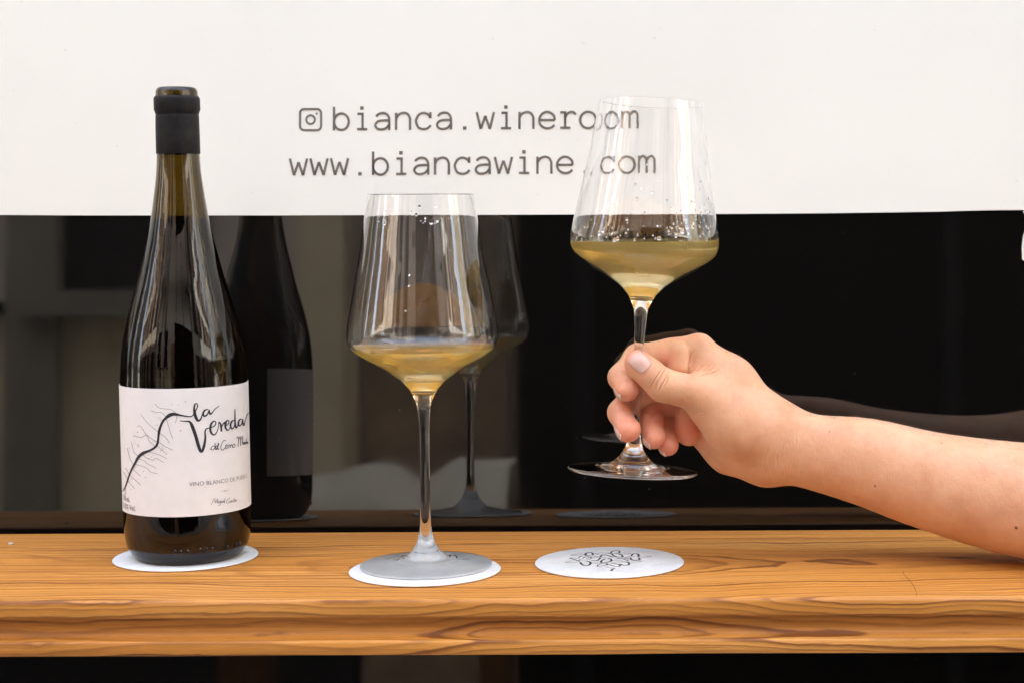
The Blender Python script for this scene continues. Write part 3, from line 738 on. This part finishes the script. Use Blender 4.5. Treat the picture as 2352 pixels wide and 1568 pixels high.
def wine_glass(label, mw, level_fn, drops, seed):
    """mw: world matrix; level_fn gives the world height of the wine"""
    t = thing('wine_glass', label, 'wine glass', (0,0,0), 'stemmed white wine glasses'); t.matrix_world = mw
    N = 128
    zA, zB = STEM[0][1], BOWL[0][1]
    ia = min(range(len(OUT_ALL)), key=lambda i: abs(OUT_ALL[i][1]-zA)+(OUT_ALL[i][0] > .02))
    ib = min(range(len(OUT_ALL)), key=lambda i: abs(OUT_ALL[i][1]-zB))
    # foot (with its underside), stem and bowl share border rings, so the glass is one closed solid
    V, Fc = lathe_vf([(.0006,0),(.012,0),(.030,0)]+OUT_ALL[:ia+1], N, True); mesh('foot', V, Fc, M['glass'], t)
    V, Fc = lathe_vf(OUT_ALL[ia:ib+1], N); mesh('stem', V, Fc, M['glass'], t)
    rim = (BOWL[-1][0]-.00022, BOWL[-1][1]+.00012)
    V, Fc = lathe_vf(OUT_ALL[ib:]+[rim]+[INN[-1]], N); bo = mesh('bowl', V, Fc, M['bowlglass'], t)
    # inner wall, cut by the horizontal wine surface
    inv = mw.inverted(); lev = level_fn
    pl = inv @ Vector((mw.translation.x, mw.translation.y, lev)); nl = (inv.to_3x3() @ Vector((0,0,1))).normalized()
    V, Fc = lathe_vf(INN, N, True)
    for part in ('inner_wall','wine'):
        bm = bmesh.new(); vs = [bm.verts.new(v) for v in V]
        for f in Fc: bm.faces.new([vs[i] for i in f])
        g = bm.verts[:]+bm.edges[:]+bm.faces[:]
        res = bmesh.ops.bisect_plane(bm, geom=g, dist=1e-7, plane_co=pl, plane_no=nl, clear_outer=(part=='wine'), clear_inner=(part=='inner_wall'))
        if part == 'inner_wall':
            for f in bm.faces: f.normal_flip()
            from_bm('inner_wall', bm, M['glass'], t)
        else:
            ed = [e for e in bm.edges if len(e.link_faces) == 1]
            r_ = bmesh.ops.contextual_create(bm, geom=ed)
            for f in r_['faces']:
                f.material_index = 1; f.smooth = False
                f.normal_update()
                if f.normal.dot(nl) < 0: f.normal_flip()
            o = from_bm('wine', bm, [M['wineside'],M['winetop']], t)
            for p in o.data.polygons:
                if p.material_index == 1: p.use_smooth = False
    # wet beads clinging inside, above the wine
    rg = random.Random(seed); bm = bmesh.new()
    zi = [p[1] for p in INN]; ri = [p[0] for p in INN]
    zl0 = pl.z
    for (n_, h0, h1, s0, s1, a0, a1) in drops:
        for _ in range(n_):
            a = math.radians(rg.uniform(a0,a1)); h = zl0+h0+(h1-h0)*rg.random()**1.6
            h += -(nl.x*ri[40]*math.cos(a)+nl.y*ri[40]*math.sin(a))/nl.z
            if h > Zrim-zf-.001: continue
            r = float(np.interp(h, zi, ri)); s = rg.uniform(s0,s1)*rg.uniform(.5,1)
            slope = (float(np.interp(h+.001,zi,ri))-r)/.001
            rad = Vector((math.cos(a),math.sin(a),0)); tz = Vector((rad.x*slope,rad.y*slope,1)).normalized()
            nrm = (rad-tz*rad.dot(tz)).normalized(); tx = tz.cross(nrm)
            B = Matrix((tx,tz,nrm)).transposed().to_4x4()
            mt = Matrix.Translation(rad*r+Vector((0,0,h))-nrm*s*.08) @ B @ Matrix.Diagonal((s*rg.uniform(.7,1.3),s*rg.uniform(.8,1.6),s*.26,1))
            bmesh.ops.create_icosphere(bm, subdivisions=1 if s < .0006 else 2, radius=1, matrix=mt)
    o = from_bm('beads', bm, M['bead'], t); o['kind'] = 'stuff'
    return t
M['bowlglass'] = make_glass('bowl_glass', (BOWL[0][1]+.012, BOWL[8][1]+.012))
M['bead'] = tinted('water_bead', (1,1,1), 1.33)
c3 = lambda cx,cy_: ((810+cx/2.8)*.9408, (440+cy_/2.8)*.9408)
g1 = on_z(979,1298.5,zf)
lv1 = on_y(*c3(620,1140), g1.y).z
wine_glass('clear stemmed glass of yellow wine standing on the middle coaster', Matrix.Translation(g1-Vector((0,0,.00017))), lv1,
           [(26,.072,.083,.0003,.0011,200,330),(30,.0006,.007,.0003,.0010,180,360),(14,.02,.06,.0003,.0008,180,360)], 3)
# held glass
HELD_Y = CAM_Y+1.012
hb = on_y(1453.5,1077,HELD_Y); hr = on_y(1497,228,HELD_Y)
ax = (hr-hb).normalized()
TILT_BACK = math.radians(2.6)
axd = Vector((ax.x, math.sin(TILT_BACK), ax.z)).normalized()
zq = axd; xq = Vector((1,0,0)); xq = (xq-zq*xq.dot(zq)).normalized(); yq = zq.cross(xq)
HB = hb - axd*.0015
mwH = Matrix((xq,yq,zq)).transposed().to_4x4(); mwH.translation = HB
print('held tilt', math.degrees(math.atan2(ax.x,ax.z)), 'len', (hr-hb).length, 'vs', Zrim-zf)
lv2 = on_y(1480,552.5,HELD_Y).z
wine_glass('tilted glass of yellow wine held in the air by a hand', mwH, lv2,
           [(70,.0010,.010,.0005,.0017,150,390),(60,.008,.026,.0004,.0011,285,345),(45,.004,.030,.0003,.0009,200,350),(12,.03,.07,.0004,.0010,200,340)], 5)

# --------------------------------------------------------------------------------- hand and arm
# skeleton joints are read off the photograph's hand, as (x, y, depth towards the viewer) in units of 0.0766 mm at the stem
def crop_to_px(cx,cy_): return ((1360+cx/3.136)*.9408, (700+cy_/3.136)*.9408)
U = .9408/3.136/FPX*1.012                                  # metres per unit at the stem's depth
SY = HELD_Y
def J(cx,cy_,n):
    u,v = crop_to_px(cx,cy_); return np.array(on_y(u,v,SY-n*U), np.float32)
def seg_d(P, a, b, ra, rb):
    ab = b-a; L2 = float(ab@ab)
    t = np.clip(((P-a)@ab)/L2, 0, 1)
    q = P-a-t[...,None]*ab
    return np.sqrt((q*q).sum(-1)) - (ra+(rb-ra)*t)
def smin(a, b, k):
    h = np.maximum(k-np.abs(a-b),0)/k
    return np.minimum(a,b)-h*h*k*.25
FING = {   # joint chain (x,y,n,r): knuckle, middle joint, last joint, tip
 'index':  [(1085,478,-150,120),(622,547,-150,110),(488,690,-80,94),(530,790,82,84)],
 'middle': [(1010,640,-270,118),(575,850,-185,104),(486,960,-70,95),(540,1104,98,84)],
 'ring':   [(1020,820,-330,112),(712,925,-285,96),(722,1045,-120,90),(738,1160,10,80)],
 'little': [(1060,1070,-330,112),(800,1075,-300,86),(826,1160,-165,80),(848,1222,-70,70)],
}
THUMB = [(1440,1070,-10,235),(1120,826,62,142),(815,752,118,127),(618,584,134,103)]
PALM = [((1085,485,-160,124),(1330,720,-120,165)),((1330,720,-120,165),(1600,1030,-90,205)),
        ((1010,650,-275,118),(1600,1130,-150,200)),((1020,830,-320,115),(1600,1210,-170,200)),
        ((1060,1080,-320,116),(1330,1235,-230,175)),((1330,1235,-230,175),(1610,1310,-150,198)),
        ((1010,600,-170,95),(1300,800,-60,150)),
        ((1440,1060,-10,215),(1640,1180,-90,190)),
        ((1155,915,25,148),(1290,1020,15,190))]
BULGES = [((1000,985,-195,98),(1012,1108,-205,110)), ((925,500,-72,88),(930,600,-62,88))]     # soft pads squeezed between the folds
ARM = [[(1600,1050,-110,196),(1780,1112,-110,200),(1985,1192,-100,220),(2380,1264,-70,264),(2900,1428,0,318),(3575,1572,120,382),(4300,1660,420,430),(5300,1650,980,440)],
       [(1610,1305,-140,200),(1770,1310,-125,202),(1985,1346,-110,216),(2380,1428,-80,260),(2900,1566,-10,314),(3575,1692,120,378),(4300,1740,420,420),(5300,1700,980,430)]]
def P4(q): return J(q[0],q[1],q[2]), q[3]*U*1.0
WR = []      # skin folds: polylines (x,y) on the visible side with depth in units, width
FOLDS = [   # skin creases seen on the hand: points (x,y), depth and half width in hand units
 ([(836,612),(812,652),(775,715),(748,790)],9,3.4),([(808,622),(772,668),(738,728),(712,788)],8,3.2),([(858,642),(836,690),(800,752),(770,812)],10,3.6),
 ([(790,640),(758,690),(728,742)],5,2.6),([(862,668),(848,712),(815,775)],5,2.8),([(738,690),(712,730),(700,765)],4,2.6),([(690,655),(672,672),(640,690)],3,3),
 ([(1050,478),(1022,522),(1008,590),(1000,676)],10,5),([(1240,632),(1190,655),(1130,672),(1060,690)],11,4.5),([(1215,600),(1175,635),(1110,668)],6,3.4),
 ([(1190,580),(1140,628),(1085,665)],4,3),([(1150,575),(1100,620),(1050,660)],4,3),([(1110,560),(1070,610),(1030,650)],3,3),([(1060,560),(1040,600),(1020,640)],3,3),
 ([(1000,955),(1040,972),(1090,965),(1150,950)],6,3.4),([(1030,985),(1080,990),(1140,975)],4,3),([(1110,1150),(1200,1220),(1320,1290),(1440,1330)],3,9),
 ([(1560,1180),(1500,1230),(1470,1290),(1490,1370)],1.6,5),([(1640,1190),(1600,1260),(1580,1340),(1590,1420)],2.2,5),([(1700,1230),(1680,1300),(1690,1400)],1.8,5),
 ([(1590,1120),(1530,1170),(1440,1250)],1.6,5),([(1500,1130),(1440,1180),(1380,1250)],1.4,5),([(1430,1120),(1370,1190),(1330,1250)],1.4,5),
 ([(690,430),(700,470),(695,510)],3,3),([(730,425),(738,465),(732,505)],3,3),([(500,600),(470,640),(440,650)],3,3),([(650,960),(690,975),(740,965)],3,3)]
FOLD3 = []
def build_sdf():
    segs = []
    for name, ch in FING.items():
        js = [P4(q) for q in ch]
        segs.append((name, js))
    th = [P4(q) for q in THUMB]
    palm = [(P4(a),P4(b)) for a,b in PALM]; arm = [[P4(q) for q in catmull(ch,4)] for ch in ARM]; bul = [(P4(a),P4(b)) for a,b in BULGES]
    pads = {'index':[((560,770,70),64)],'middle':[((575,1085,85),62)],'ring':[((762,1140,0),58)],'little':[((870,1205,-80),50)]}
    def sdf(P):
        P = P.astype(np.float32); K = U*13                                     # K = 1 mm
        big = None
        for (a,ra),(b,rb) in palm:
            d = seg_d(P,a,b,ra,rb); big = d if big is None else smin(big,d,11*K)
        both = []
        for ch in arm:
            cd = None
            for (a,ra),(b,rb) in zip(ch[:-1],ch[1:]):
                d = seg_d(P,a,b,ra,rb); cd = d if cd is None else np.minimum(cd,d)
            both.append(cd)
        out = smin(big, smin(both[0],both[1],11*K), 9*K)
        # thumb
        d = seg_d(P,th[0][0],th[1][0],th[0][1],th[1][1])
        out = smin(out,d,9*K)
        dt = smin(seg_d(P,th[1][0],th[2][0],th[1][1],th[2][1]*.97), seg_d(P,th[2][0],th[3][0],th[2][1]*.97,th[3][1]), 3*K)
        dt = smin(dt, seg_d(P, J(715,665,128), J(640,612,116), 104*U, 98*U), 3*K)
        dm = np.sqrt(((P-th[1][0])**2).sum(-1)); k = (.6+8*np.exp(-(dm/(15*K))**2))*K
        out = smin(out,dt,k)
        allf = None
        for name, js in segs:
            f = None
            for (a,ra),(b,rb) in zip(js[:-1],js[1:]):
                s = seg_d(P,a,b,ra,rb); f = s if f is None else smin(f,s,3.2*K)
            mid = (js[0][0]*.55+js[1][0]*.45); mid2 = (js[1][0]*.5+js[2][0]*.5)
            f = smin(f, np.sqrt(((P-mid-np.array([0,-.0008,-.0014],np.float32))**2).sum(-1))-js[1][1]*1.0, 5*K)
            for c,r in pads[name]:
                f = smin(f, np.sqrt(((P-J(*c))**2).sum(-1))-r*U, 4*K)
            dm = np.sqrt(((P-js[0][0])**2).sum(-1)); k = (.5+3.2*np.exp(-(dm/(14*K))**2))*K
            out = smin(out,f,k)
        for (a,ra),(b,rb) in bul:
            out = smin(out, seg_d(P,a,b,ra,rb), 1.5*K)
        return out
    return sdf, segs, th
SDF, SEGS, TH = build_sdf()
def to_surface(cx,cy_,n0=420):
    """where the viewing line through a hand point first meets the skin"""
    return skin_hit(*crop_to_px(cx,cy_), n0)
def skin_hit(u, v, n0=420):
    d = np.array(ray(u,v),np.float32); c = np.array(CAM,np.float32)
    t = (SY-n0*U-c[1])/d[1]
    for _ in range(60):
        s = float(SDF((c+d*t)[None])[0])
        if s < 2e-5 or t > 1.3: break
        t += s*.8
    return c+d*t if t < 1.2 else None
for pts,dep,wid in FOLDS:
    q = [to_surface(p[0],p[1]) for p in catmull([(a,b) for a,b in pts],4)]
    q = [x for x in q if x is not None]
    if len(q) > 1: FOLD3.append(([np.array(x,np.float32) for x in q], dep*U, wid*U))
def fold_depth(P):
    tot = np.zeros(len(P),np.float32); near = np.full(len(P),9.,np.float32)
    for pl,dep,wid in FOLD3:
        A_ = np.array(pl); m = .004
        w = np.where(np.all((P > A_.min(0)-m)&(P < A_.max(0)+m), axis=1))[0]
        if not len(w): continue
        Pw = P[w]; dd = None; nS = len(pl)-1
        for i_,(a,b) in enumerate(zip(pl[:-1],pl[1:])):
            s = seg_d(Pw,a,b,0,0); u_ = (i_+.5)/nS; tp = min(1.0, 3.0*min(u_,1-u_)+.05)
            if dd is None: dd, uu = s, np.full(len(s),tp,np.float32)
            else:
                m_ = s < dd; dd = np.where(m_,s,dd); uu = np.where(m_,tp,uu)
        tot[w] += dep*uu*(np.exp(-(dd/wid)**2)-.30*np.exp(-((dd-2.6*wid)/(1.6*wid))**2))
        near[w] = np.minimum(near[w], dd)
    return tot, near
def surface_nets(F, xs, ys, zs):
    nx,ny,nz = F.shape; ins = F < 0
    c = [ins[i:nx-1+i, j:ny-1+j, k:nz-1+k] for i in (0,1) for j in (0,1) for k in (0,1)]
    s = sum(x.astype(np.int8) for x in c); act = (s > 0) & (s < 8)
    I = np.argwhere(act); idx = -np.ones(act.shape,np.int64); idx[act] = np.arange(len(I))
    offs = np.array([(i,j,k) for i in (0,1) for j in (0,1) for k in (0,1)])
    vals = np.stack([F[I[:,0]+o[0],I[:,1]+o[1],I[:,2]+o[2]] for o in offs],1)
    acc = np.zeros((len(I),3)); cnt = np.zeros(len(I))
    for a in range(8):
        for b in range(a+1,8):
            df = offs[b]-offs[a]
            if abs(df).sum() != 1: continue
            fa, fb = vals[:,a], vals[:,b]; cr = (fa < 0) != (fb < 0)
            t = np.where(cr, fa/np.where(cr,fa-fb,1), 0)
            acc += np.where(cr[:,None], offs[a]+t[:,None]*df, 0); cnt += cr
    p = I+acc/cnt[:,None]
    V = np.stack([np.interp(p[:,d], np.arange(len(ax_)), ax_) for d, ax_ in enumerate((xs,ys,zs))],1)
    quads = []
    for d in range(3):
        e1 = [slice(None)]*3; e0 = [slice(None)]*3; e0[d] = slice(0,-1); e1[d] = slice(1,None)
        a, b = ins[tuple(e0)], ins[tuple(e1)]; cr = np.argwhere(a != b)
        o1, o2 = [(1,2),(2,0),(0,1)][d]
        cr = cr[(cr[:,o1] > 0)&(cr[:,o2] > 0)&(cr[:,o1] < F.shape[o1]-1)&(cr[:,o2] < F.shape[o2]-1)]
        def cell(da,db):
            q = cr.copy(); q[:,o1] -= da; q[:,o2] -= db; return idx[q[:,0],q[:,1],q[:,2]]
        Q = np.stack([cell(1,1),cell(0,1),cell(0,0),cell(1,0)],1)
        fl = ~a[cr[:,0],cr[:,1],cr[:,2]]
        Q[fl] = Q[fl][:,::-1]; quads.append(Q)
    return V, np.concatenate(quads)
def hand():
    x0 = J(370,0,0)[0]; xw = J(1950,0,0)[0]; x1 = J(5300,0,900)[0]+.045
    xs = np.concatenate([np.arange(x0,xw,.00062), np.arange(xw,x1,.0022)])
    zt = J(1200,330,-150)[2]+.001; zb_ = 0.0015
    zs = np.arange(zb_, zt+.004, .00066)
    ys = np.arange(SY-.0, SY+.0445, .00066); ysf = np.arange(SY-.125, SY, .00066)
    ys = np.concatenate([np.arange(SY-.128,SY-.030,.0016), np.arange(SY-.030,SY+.048,.00066)])
    F = np.empty((len(xs),len(ys),len(zs)),np.float32)
    YY, ZZ = np.meshgrid(ys.astype(np.float32), zs.astype(np.float32), indexing='ij')
    F[:] = 1.0
    # coarse pass marks the blocks near the skin, fine pass fills only those
    st = 8
    xc = xs[::st]; yc = ys[::st]; zc = zs[::st]
    XX,YC,ZC = np.meshgrid(xc,yc,zc,indexing='ij')
    D = SDF(np.stack([XX,YC,ZC],-1).reshape(-1,3)).reshape(XX.shape)
    pts_i = []
    for i in range(len(xc)):
        for j in range(len(yc)):
            for k in range(len(zc)):
                d = D[i,j,k]
                sl_ = (slice(i*st,min((i+1)*st,len(xs))), slice(j*st,min((j+1)*st,len(ys))), slice(k*st,min((k+1)*st,len(zs))))
                ext = math.sqrt((xs[sl_[0]][-1]-xs[i*st])**2+(ys[sl_[1]][-1]-ys[j*st])**2+(zs[sl_[2]][-1]-zs[k*st])**2)
                if abs(d) > ext+.004: F[sl_] = d
                else: pts_i.append(sl_)
    B = []
    for sl_ in pts_i:
        g = np.stack(np.meshgrid(xs[sl_[0]],ys[sl_[1]],zs[sl_[2]],indexing='ij'),-1).reshape(-1,3); B.append(g)
    cat = np.concatenate(B); res = np.concatenate([SDF(cat[i:i+200000]) for i in range(0,len(cat),200000)]); o_ = 0
    for sl_, g in zip(pts_i,B):
        sh = (sl_[0].stop-sl_[0].start, sl_[1].stop-sl_[1].start, sl_[2].stop-sl_[2].start)
        F[sl_] = res[o_:o_+len(g)].reshape(sh); o_ += len(g)
    V, Q = surface_nets(F,xs,ys,zs)
    h = 2e-4; V = V.astype(np.float32)
    for _ in range(2):
        f0 = SDF(V); G = np.stack([SDF(V+np.eye(3,dtype=np.float32)[a]*h)-f0 for a in range(3)],1)/h
        G2 = np.maximum((G*G).sum(1),.3); V = V-np.clip(f0/G2,-4e-4,4e-4)[:,None]*G
    # one light relaxation
    nb = np.zeros((len(V),3)); ct = np.zeros(len(V))
    for a,b in ((0,1),(1,2),(2,3),(3,0)):
        np.add.at(nb,Q[:,a],V[Q[:,b]]); np.add.at(ct,Q[:,a],1)
        np.add.at(nb,Q[:,b],V[Q[:,a]]); np.add.at(ct,Q[:,b],1)
    V = V*.5+.5*nb/np.maximum(ct,1)[:,None]
    me = bpy.data.meshes.new('arm'); me.vertices.add(len(V)); me.vertices.foreach_set('co', V.astype(np.float32).ravel())
    me.loops.add(len(Q)*4); me.polygons.add(len(Q))
    me.loops.foreach_set('vertex_index', Q.astype(np.int32).ravel())
    me.polygons.foreach_set('loop_start', np.arange(0,len(Q)*4,4,dtype=np.int32)); me.polygons.foreach_set('loop_total', np.full(len(Q),4,np.int32))
    me.update(calc_edges=True); me.validate()
    nearv = fold_depth(V.astype(np.float32))[1] < .0017
    bm = bmesh.new(); bm.from_mesh(me); bm.verts.ensure_lookup_table()
    ed = [e for e in bm.edges if nearv[e.verts[0].index] and nearv[e.verts[1].index]]
    bmesh.ops.subdivide_edges(bm, edges=ed, cuts=2, use_grid_fill=True)
    bm.to_mesh(me); bm.free()
    V = np.empty(len(me.vertices)*3,np.float32); me.vertices.foreach_get('co',V); V = V.reshape(-1,3)
    fd, nr = fold_depth(V); w = np.where(nr < .0035)[0]
    f0 = SDF(V[w]); G = np.stack([SDF(V[w]+np.eye(3,dtype=np.float32)[a]*h)-f0 for a in range(3)],1)/h
    G /= np.maximum(np.linalg.norm(G,axis=1),1e-6)[:,None]
    V[w] -= G*fd[w][:,None]
    me.vertices.foreach_set('co', V.ravel()); me.update()
    print('arm verts', len(V), 'blocks', len(pts_i))
    # blush: fingertips, knuckle creases
    bl = np.zeros(len(V))
    for q,rad in [((545,830,60),150),((560,1130,90),150),((760,1180,0),130),((868,1240,-70),110),((600,560,150),120),((470,1000,-20),110),((450,700,-20),90),((740,1020,-60),110),((850,560,-20),80),((1000,1080,-180),150),((800,960,-150),120)]:
        bl = np.maximum(bl, np.exp(-(np.linalg.norm(V-J(*q),axis=1)/(rad*U))**2)*(1 if rad > 105 else .5))
    at = me.attributes.new('blush','FLOAT','POINT'); at.data.foreach_set('value', bl.astype(np.float32))
    t = thing('person', 'bare right forearm and hand reaching in from the right, pinching a glass stem', 'person', tuple(J(1750,1200,-120)))
    inv = Matrix.Translation(-Vector(t.location))
    M['skin'] = make_skin([(skin_hit(u,v,900),r) for u,v,r in MOLES])
    o = link('body', me, M['skin'], t); o.matrix_parent_inverse = inv
    # fingernails
    nail_m = NT('nail'); b = nail_m.bsdf(Roughness=.22)
    nail_m.l(nail_m.ramp(nail_m.noise(nail_m.obj(),160,2), [(.3,(.70,.40,.33)),(.7,(.77,.49,.42))]), b.inputs['Base Color'])
    b.inputs['Subsurface Weight'].default_value = .4; b.inputs['Subsurface Scale'].default_value = .002; b.inputs['Subsurface Radius'].default_value = (1,.4,.3)
    tip_m = plain('nail_edge', (.78,.66,.56), .35, .03)
    def nail(c, nrm, axis, wid, lng, edge=True):
        """c centre, nrm outward, axis towards the free edge (hand units)"""
        ex = J(1001,1000,0)-J(1000,1000,0); ey = J(1000,1001,0)-J(1000,1000,0); en = J(1000,1000,1)-J(1000,1000,0)
        dirv = lambda q: (lambda v: v/np.linalg.norm(v))(ex*q[0]+ey*q[1]+en*q[2])
        N_ = dirv(nrm); A = dirv(axis); A = A-N_*float(A@N_); A /= np.linalg.norm(A); S_ = np.cross(N_,A); C0 = J(*c)
        nu, nv = 13, 15; V, Fc, mi = [], [], []
        for j in range(nv):
            s_ = -1+2*j/(nv-1)
            for i in range(nu):
                r_ = -1+2*i/(nu-1)
                # rounded outline: square-ish cuticle, curved free edge
                ww = wid*(1-.16*max(0,-s_)**2.2); ll = lng*(1-.16*abs(r_)**2.4) if s_ > 0 else lng*(1-.22*abs(r_)**2.4)
                p = C0+(S_*r_*ww+A*s_*ll)*U
                q = p+N_*60*U
                for _ in range(30):
                    d = float(SDF(q.astype(np.float32)[None])[0])
                    if d < 1e-5: break
                    q = q-N_*d*.8
                    if float((q-p)@N_) < -60*U: break
                lift = 5.0-4.2*abs(r_)**3 - (3.0 if s_ < -.9 else 0) + (3.0*max(0,s_)**3)
                V.append(q+N_*lift*U)
        for j in range(nv-1):
            for i in range(nu-1):
                a = j*nu+i; Fc.append((a,a+1,a+nu+1,a+nu)); mi.append(1 if edge and j >= nv-2 else 0)
        o = mesh('nail', V, Fc, [nail_m.m, tip_m], t); o.matrix_parent_inverse = inv
        o.data.polygons.foreach_set('material_index', mi)
        so_ = o.modifiers.new('thick','SOLIDIFY'); so_.thickness = .0004; so_.offset = 0
        return o
    nail((634,578,222), (-.12,.02,1), (-.72,-.69,.10), 66, 80, False)
    nail((487,815,60), (-.66,.34,.67), (.50,.52,.70), 42, 58)
    nail((487,1112,72), (-.62,.34,.70), (.52,.56,.64), 44, 60)
    nail((700,1182,0), (-.54,.42,.72), (.52,.60,.60), 40, 54)
    nail((814,1250,-88), (-.48,.52,.70), (.52,.55,.64), 34, 44)
    # fine hairs along the upper side of wrist and forearm
    hm = NT('arm_hair'); b = hm.bsdf(Roughness=.5); b.inputs['Base Color'].default_value = (.09,.05,.025,1)
    rg = np.random.default_rng(9); VV, FF = [], []
    nrm = np.empty(len(V)*3,np.float32); me.vertices.foreach_get('normal', nrm) if False else None
    f0 = SDF(V.astype(np.float32)); G = np.stack([SDF((V+np.eye(3)[a]*h).astype(np.float32))-f0 for a in range(3)],1); G /= np.maximum(np.linalg.norm(G,axis=1),1e-9)[:,None]
    xa, xb = J(1250,0,0)[0], J(3700,0,0)[0]
    cand = np.where((G[:,2] > .70)&(np.abs(G[:,1]) < .42)&(V[:,0] > xa)&(V[:,0] < xb))[0]
    dens = np.where(V[cand,0] < xw, 1.0, 6.0); dens /= dens.sum()
    for i in rg.choice(cand, min(900,len(cand)), replace=False, p=dens):
        n_ = G[i]; L = rg.uniform(.002,.0055)
        tdir = np.array([-.3+rg.normal()*.35, rg.normal()*.5, .12*rg.normal()]); tdir -= n_*(tdir@n_); tdir /= np.linalg.norm(tdir)
        p0 = V[i]-n_*.0002; prev = None; w_ = .00005
        for s_ in range(5):
            q = s_/4; p = p0+n_*L*(.62*q-.30*q*q)+tdir*L*(.55*q+.25*q*q)
            side = np.cross(tdir,n_); ww = w_*(1-.85*q)
            b_ = len(VV)
            for a in range(3):
                an = 2*math.pi*a/3; VV.append(p+side*ww*math.cos(an)+n_*ww*math.sin(an))
            if s_:
                for a in range(3): FF.append((b_-3+a,b_-3+(a+1)%3,b_+(a+1)%3,b_+a))
    o = mesh('arm_hair', VV, FF, hm.m, t); o.matrix_parent_inverse = inv; o['kind'] = 'stuff'
hand(); lap('hand()')

# ------------------------------------------------------------------------------- small leavings
def stray_hair():
    pts = [on_z(u,v,.0003) for u,v in catmull([(2078,1309),(2074,1313),(2080,1322),(2093,1337),(2102,1352),(2106,1368)],6)]
    V, Fc = [], []
    for i,p in enumerate(pts):
        for a in range(3): V.append((p.x+.00009*math.cos(2.1*a), p.y+.00009*math.sin(2.1*a), .00022+.0003*math.sin(i*.3)**2+.00009*math.cos(2.1*a)))
    for i in range(len(pts)-1):
        for a in range(3): Fc.append((3*i+a,3*i+(a+1)%3,3*i+3+(a+1)%3,3*i+3+a))
    tag(mesh('stray_hair', V, Fc, plain('hair_brown',(.05,.03,.02))), 'thin curved dark hair lying on the shelf below the forearm', 'hair')
    p = on_z(25,1249,0)
    o = box('crumb', p.x-.0016,p.x+.0016,p.y-.001,p.y+.001,0.0001,.0011, M['paper'], None, .0003)
    tag(o, 'tiny white crumb on the far left of the shelf', 'crumb')
stray_hair(); lap('stray_hair()')
